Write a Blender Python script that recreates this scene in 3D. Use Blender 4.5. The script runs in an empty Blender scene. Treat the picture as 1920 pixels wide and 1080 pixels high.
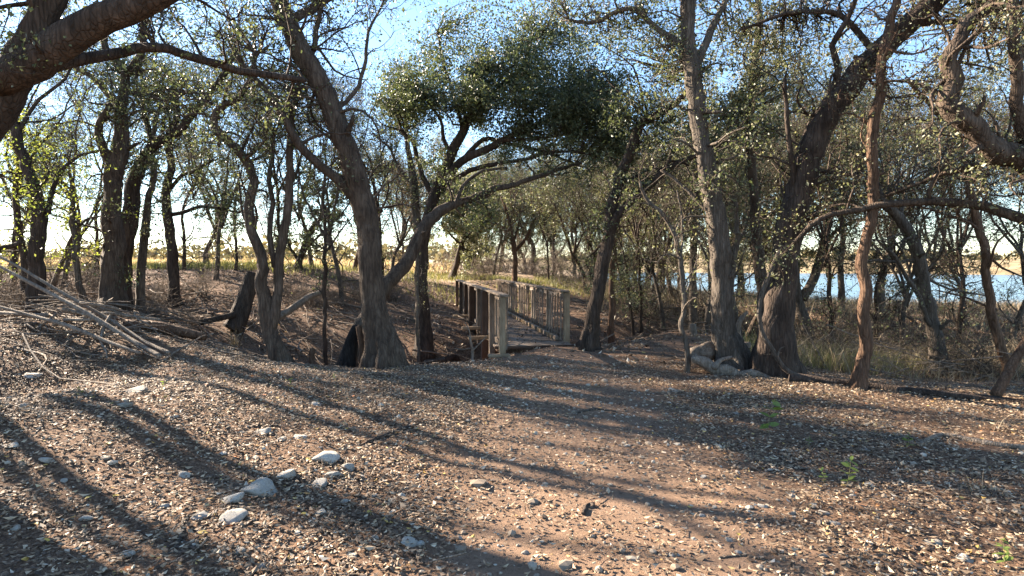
import bpy, math, random
import numpy as np
from mathutils import Vector

# ------------------------------------------------------------------ camera, sky, sun, exposure
sc = bpy.context.scene
COL = sc.collection
F = 1144.0                       # focal length in pixels of the 1920 wide photograph
HZ = 492.0                       # row of the horizon in the photograph
CAMZ = 1.6
PITCH = math.atan((540 - HZ) / F)
cam_d = bpy.data.cameras.new('camera')
cam = bpy.data.objects.new('camera', cam_d); COL.objects.link(cam)
cam.location = (0, 0, CAMZ)
cam.rotation_euler = (math.pi / 2 - PITCH, 0, 0)
cam_d.sensor_width = 36; cam_d.lens = 36 * F / 1920
cam_d.clip_start = 0.05; cam_d.clip_end = 5000
sc.camera = cam

SUN_AZ, SUN_EL = math.radians(-57), math.radians(24.5)     # azimuth from +Y, clockwise
world = bpy.data.worlds.new('World'); sc.world = world; world.use_nodes = True
wn = world.node_tree
for n in list(wn.nodes): wn.nodes.remove(n)
wo = wn.nodes.new('ShaderNodeOutputWorld'); bg = wn.nodes.new('ShaderNodeBackground')
sky = wn.nodes.new('ShaderNodeTexSky'); sky.sky_type = 'NISHITA'; sky.sun_disc = False
sky.sun_elevation = SUN_EL; sky.sun_rotation = SUN_AZ
sky.air_density = 1.0; sky.dust_density = 0.1; sky.ozone_density = 3.0
bg.inputs['Strength'].default_value = 0.06
wn.links.new(sky.outputs[0], bg.inputs[0]); wn.links.new(bg.outputs[0], wo.inputs[0])
sd = bpy.data.lights.new('sun', 'SUN'); sd.energy = 5.0; sd.angle = math.radians(0.55); sd.color = (1.0, 0.85, 0.68)
sun = bpy.data.objects.new('sun', sd); COL.objects.link(sun)
sv = Vector((math.sin(SUN_AZ) * math.cos(SUN_EL), math.cos(SUN_AZ) * math.cos(SUN_EL), math.sin(SUN_EL)))
sun.rotation_euler = sv.to_track_quat('Z', 'Y').to_euler(); sun.location = (-20, 15, 20)
sc.view_settings.view_transform = 'Standard'; sc.view_settings.look = 'None'
sc.view_settings.exposure = 2.75; sc.view_settings.gamma = 1.0
sc.cycles.max_bounces = 4; sc.cycles.diffuse_bounces = 2; sc.cycles.transmission_bounces = 4; sc.cycles.transparent_max_bounces = 8
sc.cycles.caustics_reflective = False; sc.cycles.caustics_refractive = False

rng = np.random.default_rng(7)
random.seed(7)

# ------------------------------------------------------------------ maths helpers
CP, SP = math.cos(PITCH), math.sin(PITCH)
def ray(u, v):
    x = (u - 960) / F; y = -(v - 540) / F
    return np.array([x, CP + y * SP, -SP + y * CP])
def at(u, v, d):
    """point of the place seen at (u, v) that stands d metres ahead"""
    r = ray(u, v)
    return np.array([0, 0, CAMZ]) + r * (d / r[1])

def _h(ix, iy, s):
    n = (ix * 374761393 + iy * 668265263 + s * 1274126177) & 0xffffffff
    n = ((n ^ (n >> 13)) * 1274126177) & 0xffffffff
    return ((n ^ (n >> 16)) & 0xffff) / 65535.0
def vnoise(x, y, s=0):
    x = np.asarray(x, float); y = np.asarray(y, float)
    ix = np.floor(x).astype(np.int64); iy = np.floor(y).astype(np.int64)
    fx = x - ix; fy = y - iy
    fx = fx * fx * (3 - 2 * fx); fy = fy * fy * (3 - 2 * fy)
    a = _h(ix, iy, s); b = _h(ix + 1, iy, s); c = _h(ix, iy + 1, s); d = _h(ix + 1, iy + 1, s)
    return (a * (1 - fx) + b * fx) * (1 - fy) + (c * (1 - fx) + d * fx) * fy - 0.5
def sstep(a, b, x):
    t = np.clip((x - a) / (b - a), 0, 1); return t * t * (3 - 2 * t)
def nrm(a):
    return a / np.maximum(np.linalg.norm(a, axis=-1, keepdims=True), 1e-9)

# ------------------------------------------------------------------ terrain
CT = [  # (u, v, d) seen in the photograph
    (100, 600, 9), (350, 640, 9), (550, 685, 8.8), (700, 692, 8.7), (850, 682, 9.5), (205, 580, 12), (-200, 640, 9), (-100, 800, 6),
    (1368, 692, 9.2), (1450, 704, 8.7), (1605, 728, 7.75), (1765, 712, 10), (1900, 745, 7.6), (1890, 700, 10), (2200, 760, 7.5),
    (1100, 655, 11.2), (1200, 650, 11.6), (1060, 650, 11.9), (1000, 655, 11.3), (1250, 624, 13.8),
    (350, 502, 22), (600, 507, 22), (850, 525, 26), (960, 530, 24), (1000, 515, 35), (100, 510, 22), (-200, 520, 22),
    (600, 640, 14), (480, 600, 14.5), (300, 570, 16), (450, 540, 18), (870, 645, 14.5), (850, 590, 18), (860, 572, 21), (935, 585, 21),
    (1250, 592, 20), (1400, 572, 24), (1600, 600, 20), (1800, 585, 28), (1100, 560, 24), (1150, 600, 17.5), (1100, 535, 32), (100, 560, 15)]
cp = [at(*c) for c in CT]
cp += [np.array(p, float) for p in [
    (0, 2, 0), (0, 5, 0), (0, 8, 0), (0.4, 9.7, 0), (0, -6, 0), (-6, -4, .5), (8, -4, -.1), (4, 3, 0), (-3, 3, .05), (-5, 5.5, .32), (3, 6, 0),
    (-3, 12, -.9), (-1.2, 13.2, -1.05), (0.4, 14.6, -1.0), (2.4, 15.0, -.75), (4.5, 16.2, -.85), (7, 17, -1.0), (12, 19, -1.1), (-5.5, 12.6, -.35), (-8.5, 14, .2),
    (0, 60, .8), (-20, 40, 1.25), (-30, 20, 1.3), (-15, 30, 1.3), (6, 45, .3), (14, 48, -1.6), (30, 45, -1.7), (40, 32, -1.4), (30, 15, -.8), (16, 10, -.35), (16, 2, -.2), (-15, 5, 1.2), (-15, -5, 1.0)]]
cp = np.array(cp)
def _rb(ax, ay, bx, by): return np.sqrt((ax - bx) ** 2 + (ay - by) ** 2 + 0.8)
_n = len(cp)
_A = np.zeros((_n + 3, _n + 3))
_A[:_n, :_n] = _rb(cp[:, None, 0], cp[:, None, 1], cp[None, :, 0], cp[None, :, 1]) - 0.02 * np.eye(_n)
_A[:_n, _n] = 1; _A[:_n, _n + 1] = cp[:, 0]; _A[:_n, _n + 2] = cp[:, 1]
_A[_n:, :_n] = _A[:_n, _n:].T
_W = np.linalg.solve(_A, np.concatenate([cp[:, 2], [0, 0, 0]]))
WATER = -1.8
def lake_in(x, y):
    """metres inside the lake (negative on land)"""
    xs = np.interp(y, [0, 56, 66, 100, 300, 2000], [12, 12, 9, 12, 40, 500])
    ys = 50 - (x - 14) * .2
    a = np.minimum(x - xs, y - ys)
    rr = np.sqrt(x * x + y * y)
    return np.minimum(a, 215 + 20 * vnoise(x / 90, y / 90, 3) - rr)
def zfar(x, y):
    rr = np.sqrt(x * x + y * y)
    li = lake_in(x, y)
    land = 1.3 + sstep(215, 480, rr) * 10 * (0.55 + vnoise(x / 120, y / 120, 5)) * sstep(-.2, .35, x / np.maximum(rr, 1))
    z = WATER + np.where(li > 0, -np.minimum(li * .12, 2.5), 0) 
    k = sstep(0, 25, -li)
    return np.where(li > 0, z, WATER + k * (land - WATER))
def ground_z(x, y, fine=True):
    x = np.atleast_1d(np.asarray(x, float)); y = np.atleast_1d(np.asarray(y, float))
    sh = x.shape; x = x.ravel(); y = y.ravel()
    out = np.empty_like(x)
    for i in range(0, len(x), 20000):
        a, b = x[i:i + 20000], y[i:i + 20000]
        near = _rb(a[:, None], b[:, None], cp[None, :, 0], cp[None, :, 1]) @ _W[:_n] + _W[_n] + _W[_n + 1] * a + _W[_n + 2] * b
        near = np.clip(near, -2.6, 2.2)
        rr = np.sqrt(a * a + b * b)
        k = sstep(38, 62, rr)
        z = near * (1 - k) + zfar(a, b) * k
        if fine:
            amp = 1 - sstep(.5, 1.0, sstep(1.3, .4, path_d(a, b))) * .6
            z = z + amp * (.05 * vnoise(a * 1.3, b * 1.3, 1) + .035 * vnoise(a * 3.1, b * 3.1, 2))
        out[i:i + 20000] = z
    return out.reshape(sh)
PATH = np.array([(.55, -4), (.55, 2), (.6, 4.5), (.62, 7), (.75, 9), (.62, 11.5)])
def path_d(x, y):
    best = np.full(np.shape(x), 1e9)
    for a, b in zip(PATH[:-1], PATH[1:]):
        d = b - a; t = np.clip(((x - a[0]) * d[0] + (y - a[1]) * d[1]) / (d @ d), 0, 1)
        best = np.minimum(best, np.hypot(x - a[0] - t * d[0], y - a[1] - t * d[1]))
    return best
def gz(x, y): return float(ground_z(x, y)[0])
def on_ground(u, v, dmax=60):
    """where the sight line through (u, v) meets the ground"""
    r = ray(u, v); t = np.linspace(1.5, dmax, 1500)
    P = np.array([0, 0, CAMZ])[None] + t[:, None] * r[None]
    hit = np.nonzero(P[:, 2] <= ground_z(P[:, 0], P[:, 1]))[0]
    return P[hit[0]] if len(hit) else P[-1]

# ------------------------------------------------------------------ mesh helpers
def mesh(name, V, faces, mat, smooth=True):
    """faces: list of int arrays (n,3) or (n,4)"""
    me = bpy.data.meshes.new(name)
    V = np.asarray(V, np.float32).reshape(-1, 3)
    faces = [np.asarray(f, np.int32) for f in faces if len(f)]
    me.vertices.add(len(V)); me.vertices.foreach_set('co', V.ravel())
    if faces:
        li = np.concatenate([f.ravel() for f in faces])
        tot = np.concatenate([np.full(len(f), f.shape[1], np.int32) for f in faces])
        st = np.concatenate([[0], np.cumsum(tot)[:-1]]).astype(np.int32)
        me.loops.add(len(li)); me.loops.foreach_set('vertex_index', li)
        me.polygons.add(len(tot)); me.polygons.foreach_set('loop_start', st)
        try: me.polygons.foreach_set('loop_total', tot)
        except Exception: pass
        me.polygons.foreach_set('use_smooth', np.full(len(tot), smooth))
    me.update(calc_edges=True)
    if mat: me.materials.append(mat)
    return me
def link(name, me, parent=None, loc=None):
    o = bpy.data.objects.new(name, me); COL.objects.link(o)
    if parent is not None: o.parent = parent
    if loc is not None: o.location = loc
    return o
def tag(o, label=None, cat=None, group=None, kind=None):
    if label: o['label'] = label
    if cat: o['category'] = cat
    if group: o['group'] = group
    if kind: o['kind'] = kind
    return o
def empty(name, loc, label=None, cat=None, group=None, rz=0):
    o = bpy.data.objects.new(name, None); COL.objects.link(o); o.empty_display_size = .2
    o.location = [float(a) for a in loc]; o.rotation_euler.z = rz
    return tag(o, label, cat, group)
def copy_thing(src, loc, rz, scale, label=None, group=None):
    r = src.copy(); COL.objects.link(r); r.location = loc; r.rotation_euler.z = rz; r.scale = scale
    if label: r['label'] = label
    if group: r['group'] = group
    for ch in src.children:
        c = ch.copy(); COL.objects.link(c); c.parent = r
    return r
class MB:
    def __init__(s): s.V = []; s.F = []; s.n = 0
    def add(s, V, *faces):
        V = np.asarray(V, float).reshape(-1, 3)
        s.V.append(V)
        for f in faces: s.F.append(np.asarray(f, int) + s.n)
        s.n += len(V)
    def me(s, name, mat, smooth=True, origin=None):
        V = np.concatenate(s.V) if s.V else np.zeros((0, 3))
        if origin is not None: V = V - np.asarray(origin)
        return mesh(name, V, s.F, mat, smooth)
BOXF = np.array([(0, 1, 3, 2), (4, 6, 7, 5), (0, 4, 5, 1), (2, 3, 7, 6), (0, 2, 6, 4), (1, 5, 7, 3)])
def box_pts(c, ax, ay, az):
    c = np.asarray(c, float)
    return np.array([c + i * ax + j * ay + k * az for i in (-1, 1) for j in (-1, 1) for k in (-1, 1)])

def tubes(P, R, sides, cap=True):
    """P (M,K,3), R (M,K): many tubes at once"""
    M, K, _ = P.shape
    T = np.empty_like(P)
    T[:, 1:-1] = P[:, 2:] - P[:, :-2]; T[:, 0] = P[:, 1] - P[:, 0]; T[:, -1] = P[:, -1] - P[:, -2]
    T = nrm(T)
    ref = np.where(np.abs(nrm(P[:, -1] - P[:, 0])[:, None, 2:3]) > .8, np.array([1., .13, 0]), np.array([0., .1, 1.]))
    A = nrm(np.cross(T, np.broadcast_to(ref, T.shape))); B = np.cross(T, A)
    th = np.arange(sides) * 2 * math.pi / sides
    V = P[:, :, None] + R[:, :, None, None] * (A[:, :, None] * np.cos(th)[None, None, :, None] + B[:, :, None] * np.sin(th)[None, None, :, None])
    idx = np.arange(M * K * sides).reshape(M, K, sides)
    a = idx[:, :-1]; b = idx[:, 1:]
    f = np.stack([a, np.roll(a, -1, 2), np.roll(b, -1, 2), b], -1).reshape(-1, 4)
    return V.reshape(-1, 3), f
def catmull(P, W, step):
    """smooth line through points P with radii W, a point about every step metres"""
    P = np.asarray(P, float); W = np.asarray(W, float)
    Q = np.concatenate([[2 * P[0] - P[1]], P, [2 * P[-1] - P[-2]]])
    op, ow = [], []
    for i in range(len(P) - 1):
        n = max(2, int(np.linalg.norm(P[i + 1] - P[i]) / step))
        t = np.arange(n)[:, None] / n
        p0, p1, p2, p3 = Q[i:i + 4]
        op.append(.5 * (2 * p1 + (p2 - p0) * t + (2 * p0 - 5 * p1 + 4 * p2 - p3) * t ** 2 + (3 * p1 - p0 - 3 * p2 + p3) * t ** 3))
        ow.append(W[i] + (W[i + 1] - W[i]) * t[:, 0])
    op.append(P[-1:]); ow.append(W[-1:])
    return np.concatenate(op), np.concatenate(ow)
def stem_mesh(name, P, R, sides, mat, origin, lump=.12, flare=0.0, close=True):
    """one limb or trunk: a bark-lumped tapered tube"""
    V, f = tubes(P[None], R[None], sides)
    K = len(P); V = V.reshape(K, sides, 3)
    s = rng.integers(0, 9999)
    th = np.arange(sides) / sides * 6.0
    L = np.concatenate([[0], np.cumsum(np.linalg.norm(np.diff(P, axis=0), axis=1))])
    n1 = vnoise(np.abs(th - 3)[None] * 1.3 + 50, L[:, None] * 1.7, s); n2 = vnoise(np.abs(th - 3)[None] * 3 + 9, L[:, None] * 5, s + 1)
    n4 = vnoise(np.abs(th - 3)[None] * 9 + 3, L[:, None] * 2.2, s + 2)
    k = 1 + lump * (n1 * 1.6 + n2 * .8 + n4 * .55)
    if flare > 0:
        e = np.exp(-np.maximum(0, L - .15) / (R[0] * 1.7))[:, None]
        k = k + flare * e * (.5 + 1.3 * np.maximum(0, np.sin(th * 2 * math.pi / 6.0 * (3 + s % 3) + s))[None])
    V = P[:, None] + (V - P[:, None]) * k[..., None]
    V = V.reshape(-1, 3); F = [f]
    if close:
        V = np.concatenate([V, P[-1:] + (P[-1:] - P[-2:-1]) * .3])
        i = np.arange(sides) + (K - 1) * sides
        F.append(np.stack([i, np.roll(i, -1), np.full(sides, K * sides)], 1))
        V = np.concatenate([V, P[:1] - (P[1:2] - P[:1]) * .25]); i = np.arange(sides)
        F.append(np.stack([np.roll(i, -1), i, np.full(sides, K * sides + 1)], 1))
    return mesh(name, V - np.asarray(origin), F, mat)
def grow(p, d, L, K, wig, up):
    """wandering lines from p along d: (M,K,3)"""
    M = len(p); out = np.empty((M, K, 3)); out[:, 0] = p; d = nrm(d)
    w = np.zeros((M, 3))
    for k in range(1, K):
        w = .45 * w + rng.normal(0, wig, (M, 3))
        d = nrm(d + w + np.array([0, 0, up]))
        out[:, k] = out[:, k - 1] + d * (L / (K - 1))[:, None]
    return out
LEAFMUL = 2.6
def leaf_quads(C, size, droop=0.25, width=.62):
    M = len(C); size = size * .86
    a = rng.normal(0, 1, (M, 3)); a[:, 2] -= droop; a = nrm(a)
    b = nrm(np.cross(a, rng.normal(0, 1, (M, 3))))
    s = (size * rng.lognormal(0, .32, M))[:, None]
    n = np.cross(a, b)
    V = np.stack([C - a * s * .5, C + b * s * width * .5 + n * s * .08, C + a * s * .5, C - b * s * width * .5 + n * s * .08], 1)
    return V.reshape(-1, 3), np.arange(M * 4).reshape(M, 4)

# ------------------------------------------------------------------ materials
def new_mat(name):
    m = bpy.data.materials.new(name); m.use_nodes = True
    nt = m.node_tree; b = nt.nodes['Principled BSDF']
    return m, nt, b
def N(nt, t, **kw):
    n = nt.nodes.new(t)
    for k, v in kw.items(): setattr(n, k, v)
    return n
def ramp(nt, stops, src):
    r = N(nt, 'ShaderNodeValToRGB'); e = r.color_ramp.elements
    while len(e) > 2: e.remove(e[-1])
    e[0].position, e[0].color = stops[0][0], (*stops[0][1], 1)
    e[1].position, e[1].color = stops[1][0], (*stops[1][1], 1)
    for p, c in stops[2:]:
        x = e.new(p); x.color = (*c, 1)
    nt.links.new(src, r.inputs[0]); return r
def noise(nt, scale, detail=6, rough=.6, vec=None, stretch=None, coord='Object'):
    n = N(nt, 'ShaderNodeTexNoise'); n.inputs['Scale'].default_value = scale; n.inputs['Detail'].default_value = detail; n.inputs['Roughness'].default_value = rough
    tc = N(nt, 'ShaderNodeTexCoord'); mp = N(nt, 'ShaderNodeMapping')
    if stretch: mp.inputs['Scale'].default_value = stretch
    nt.links.new(tc.outputs[coord], mp.inputs[0]); nt.links.new(mp.outputs[0], n.inputs[0])
    return n
def mixc(nt, fac, a, b, mode='MIX'):
    m = N(nt, 'ShaderNodeMix', data_type='RGBA', blend_type=mode)
    for i, s in ((0, fac), (6, a), (7, b)):
        if isinstance(s, (int, float)): m.inputs[i].default_value = s
        elif isinstance(s, tuple): m.inputs[i].default_value = (*s, 1)
        else: nt.links.new(s, m.inputs[i])
    return m.outputs[2]
def bump(nt, b, src, strength, dist):
    u = N(nt, 'ShaderNodeBump'); u.inputs['Strength'].default_value = strength; u.inputs['Distance'].default_value = dist
    nt.links.new(src, u.inputs['Height']); nt.links.new(u.outputs[0], b.inputs['Normal']); return u
def bark_mat(name, dark, mid, light, scale=1.0):
    m, nt, b = new_mat(name)
    n1 = noise(nt, 14 * scale, 8, .65, stretch=(1, 1, .22)); n2 = noise(nt, 3, 4, .6); n3 = noise(nt, 60, 3, .6)
    vo = N(nt, 'ShaderNodeTexVoronoi', feature='DISTANCE_TO_EDGE'); vo.inputs['Scale'].default_value = 26 * scale
    tc = N(nt, 'ShaderNodeTexCoord'); mp = N(nt, 'ShaderNodeMapping'); mp.inputs['Scale'].default_value = (1, 1, .14)
    nt.links.new(tc.outputs['Object'], mp.inputs[0]); nt.links.new(mp.outputs[0], vo.inputs['Vector'])
    c = ramp(nt, [(.3, dark), (.5, mid), (.75, light)], n1.outputs[0])
    c2 = mixc(nt, .55, c.outputs[0], ramp(nt, [(.35, (.55, .52, .5)), (.7, (1.25, 1.2, 1.15))], n2.outputs[0]).outputs[0], 'MULTIPLY')
    vr = ramp(nt, [(0, (.35, .33, .3)), (.16, (1, 1, 1))], vo.outputs['Distance'])
    c3 = mixc(nt, .42, c2, vr.outputs[0], 'MULTIPLY')
    oi = N(nt, 'ShaderNodeObjectInfo')
    c4 = mixc(nt, .35, c3, ramp(nt, [(0, (.75, .72, .7)), (1, (1.25, 1.2, 1.15))], oi.outputs['Random']).outputs[0], 'MULTIPLY')
    nt.links.new(c4, b.inputs['Base Color']); b.inputs['Roughness'].default_value = .9; b.inputs['Specular IOR Level'].default_value = .2
    hb = mixc(nt, .6, n1.outputs[0], vr.outputs[0]); hb = mixc(nt, .25, hb, n3.outputs[0])
    bump(nt, b, hb, .9, .03)
    return m
M_BARK = bark_mat('bark_oak', (0.0417, 0.0299, 0.0222), (0.0903, 0.0673, 0.05), (0.1528, 0.1215, 0.0937))
M_BARKG = bark_mat('bark_grey', (0.0558, 0.0465, 0.0372), (0.1178, 0.0992, 0.0806), (0.186, 0.1612, 0.1333), 1.2)
M_BARKD = bark_mat('bark_dark', (0.0284, 0.0217, 0.017), (0.0662, 0.0491, 0.0378), (0.1229, 0.0945, 0.0756))
M_BARKR = bark_mat('bark_red', (0.07, 0.042, 0.028), (0.14, 0.0875, 0.056), (0.21, 0.14, 0.098), 1.3)
M_DEAD = bark_mat('dead_wood', (0.15, 0.12, 0.09), (0.255, 0.21, 0.165), (0.36, 0.315, 0.2625), 1.6)
M_BLACK = bark_mat('black_wood', (.008, .007, .006), (.02, .017, .015), (.05, .043, .038))  # near-black tone of the bark texture
def leaf_mat(name, stops, trans=.35, rough=.45):
    m, nt, b = new_mat(name)
    g = N(nt, 'ShaderNodeNewGeometry')
    r = ramp(nt, stops, g.outputs['Random Per Island'])
    oi = N(nt, 'ShaderNodeObjectInfo')
    c = mixc(nt, .5, r.outputs[0], ramp(nt, [(0, (.75, .8, .75)), (1, (1.2, 1.15, 1.1))], oi.outputs['Random']).outputs[0], 'MULTIPLY')
    nt.links.new(c, b.inputs['Base Color']); b.inputs['Roughness'].default_value = rough; b.inputs['Specular IOR Level'].default_value = .4
    if trans > 0:
        t = N(nt, 'ShaderNodeBsdfTranslucent'); mx = N(nt, 'ShaderNodeMixShader'); mx.inputs[0].default_value = trans
        tcol = mixc(nt, 1.0, c, (1.25, 1.3, .85), 'MULTIPLY')
        nt.links.new(tcol, t.inputs[0])
        nt.links.new(b.outputs[0], mx.inputs[1]); nt.links.new(t.outputs[0], mx.inputs[2])
        nt.links.new(mx.outputs[0], nt.nodes['Material Output'].inputs[0])
    return m
M_OAK = leaf_mat('leaf_oak', [(0, (.05, .065, .032)), (.45, (.09, .108, .055)), (.8, (.14, .155, .085)), (1, (.21, .21, .13))])
M_OLIVE = leaf_mat('leaf_olive', [(0, (.085, .092, .05)), (.5, (.16, .165, .095)), (.85, (.24, .23, .145)), (1, (.32, .29, .2))])
M_DARKL = leaf_mat('leaf_dark', [(0, (.03, .045, .02)), (.5, (.055, .075, .032)), (.85, (.085, .105, .045)), (1, (.15, .16, .08))], .25)
M_YEL = leaf_mat('leaf_yellow_green', [(0, (.12, .15, .035)), (.5, (.22, .25, .06)), (1, (.34, .33, .09))], .45)
M_BROWNL = leaf_mat('leaf_brown', [(0, (.14, .09, .05)), (.5, (.25, .17, .1)), (1, (.36, .27, .17))], .2, .8)
M_LITTER = leaf_mat('leaf_litter', [(0, (.045, .028, .018)), (.3, (.11, .07, .043)), (.55, (.21, .14, .086)), (.8, (.33, .235, .15)), (.93, (.47, .365, .25)), (.965, (.56, .48, .38)), (.985, (.5, .33, .08)), (1, (.42, .17, .07))], 0, .75)

# ground: path soil, litter soil, field and far shore by the real places they cover
def ground_mat():
    m, nt, b = new_mat('ground_soil')
    at_ = N(nt, 'ShaderNodeVertexColor'); at_.layer_name = 'zone'
    sp = N(nt, 'ShaderNodeSeparateColor'); nt.links.new(at_.outputs[0], sp.inputs[0])
    n1 = noise(nt, 38, 8, .7); n2 = noise(nt, 1.1, 4, .6); n3 = noise(nt, 160, 4, .7); n4 = noise(nt, .12, 5, .6)
    vo = N(nt, 'ShaderNodeTexVoronoi'); vo.inputs['Scale'].default_value = 48
    tc = N(nt, 'ShaderNodeTexCoord'); nt.links.new(tc.outputs['Object'], vo.inputs['Vector'])
    lit = ramp(nt, [(.3, (.06, .038, .026)), (.5, (.15, .098, .065)), (.66, (.26, .18, .122)), (.8, (.38, .29, .215))], n1.outputs[0])
    vc = ramp(nt, [(0, (.45, .41, .38)), (.5, (1, .95, .9)), (1, (1.7, 1.55, 1.4))], vo.outputs['Color'])
    lit2 = mixc(nt, .7, lit.outputs[0], vc.outputs[0], 'MULTIPLY')
    soil = ramp(nt, [(.3, (.13, .085, .057)), (.55, (.24, .16, .107)), (.75, (.36, .265, .19))], mixc(nt, .5, n1.outputs[0], n3.outputs[0]))
    c = mixc(nt, sp.outputs[0], lit2, soil.outputs[0])
    fld = ramp(nt, [(.3, (.34, .25, .155)), (.6, (.47, .36, .24)), (.8, (.53, .43, .3))], n2.outputs[0])
    c = mixc(nt, sp.outputs[1], c, fld.outputs[0])
    hil = ramp(nt, [(.3, (.14, .11, .065)), (.55, (.3, .23, .13)), (.75, (.42, .34, .21))], n4.outputs[0])
    c = mixc(nt, sp.outputs[2], c, hil.outputs[0])
    big = ramp(nt, [(.3, (.75, .72, .7)), (.7, (1.15, 1.12, 1.1))], n2.outputs[0])
    c = mixc(nt, .6, c, big.outputs[0], 'MULTIPLY')
    nt.links.new(c, b.inputs['Base Color']); b.inputs['Roughness'].default_value = .95; b.inputs['Specular IOR Level'].default_value = .15
    bump(nt, b, mixc(nt, .45, n1.outputs[0], n3.outputs[0]), .8, .03)
    return m
M_GROUND = ground_mat()

# ------------------------------------------------------------------ the setting: ground, lake
def axis(dense, step, far, grow_):
    a = list(np.arange(0, dense, step)); s = step
    while a[-1] < far:
        s *= grow_; a.append(a[-1] + s)
    return np.array(a)
xp = axis(9, .14, 1600, 1.075); X_ = np.concatenate([-xp[::-1][:-1], xp])
yp = axis(17, .14, 1800, 1.075); yn = axis(1, .3, 60, 1.3); Y_ = np.concatenate([-yn[::-1][:-1], yp])
gx, gy = np.meshgrid(X_, Y_)
gzv = ground_z(gx, gy)
nx, ny = len(X_), len(Y_)
gi = np.arange(nx * ny).reshape(ny, nx)
gf = np.stack([gi[:-1, :-1], gi[:-1, 1:], gi[1:, 1:], gi[1:, :-1]], -1).reshape(-1, 4)
gme = mesh('ground', np.stack([gx, gy, gzv], -1), [gf], M_GROUND)
fx, fy = gx.ravel(), gy.ravel()
wob = .35 * vnoise(fx * 1.6, fy * 1.6, 11) + .2 * vnoise(fx * 4, fy * 4, 12)
zp = sstep(1.5, .7, path_d(fx, fy) + wob)
right_soil = sstep(2.6, 1.2, np.hypot((fx - 3.0) / 1.6, fy - 12.4) + wob) * .8
zp = np.maximum(zp, right_soil)
far_path = sstep(1.6, .6, np.abs(fx - np.interp(fy, [20, 24, 30, 36, 45], [-1.4, -.9, .8, 3, 5])) + wob) * sstep(20, 22, fy) * sstep(46, 40, fy)
zp = np.maximum(zp, far_path)
zf = sstep(22, 26, fy + fx * .05 + wob * 3) * sstep(4, -3, fx - (fy - 25) * .12)
zf = np.maximum(zf, sstep(30, 40, np.hypot(fx, fy)) * sstep(0, -6, fx))
zh = sstep(150, 200, np.hypot(fx, fy))
colr = gme.color_attributes.new('zone', 'FLOAT_COLOR', 'POINT')
colr.data.foreach_set('color', np.stack([zp, zf, zh, np.ones_like(zp)], 1).astype(np.float32).ravel())
tag(link('ground', gme), 'brown leaf-strewn woodland ground with a bare dirt path', kind='structure')
def water_mat():
    m, nt, b = new_mat('lake_water')
    b.inputs['Base Color'].default_value = (.04, .085, .13, 1); b.inputs['Roughness'].default_value = .2; b.inputs['IOR'].default_value = 1.33
    n = noise(nt, .8, 4, .6, stretch=(1, .35, 1)); bump(nt, b, n.outputs[0], .4, .35)
    return m
wy = np.array([(4, 38), (900, 38), (900, 420), (4, 420)], float)
tag(link('lake', mesh('lake', np.c_[wy, np.full(4, WATER)], [np.array([[0, 1, 2, 3]])], water_mat(), False)), 'pale blue lake beyond the trees', kind='structure')

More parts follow.
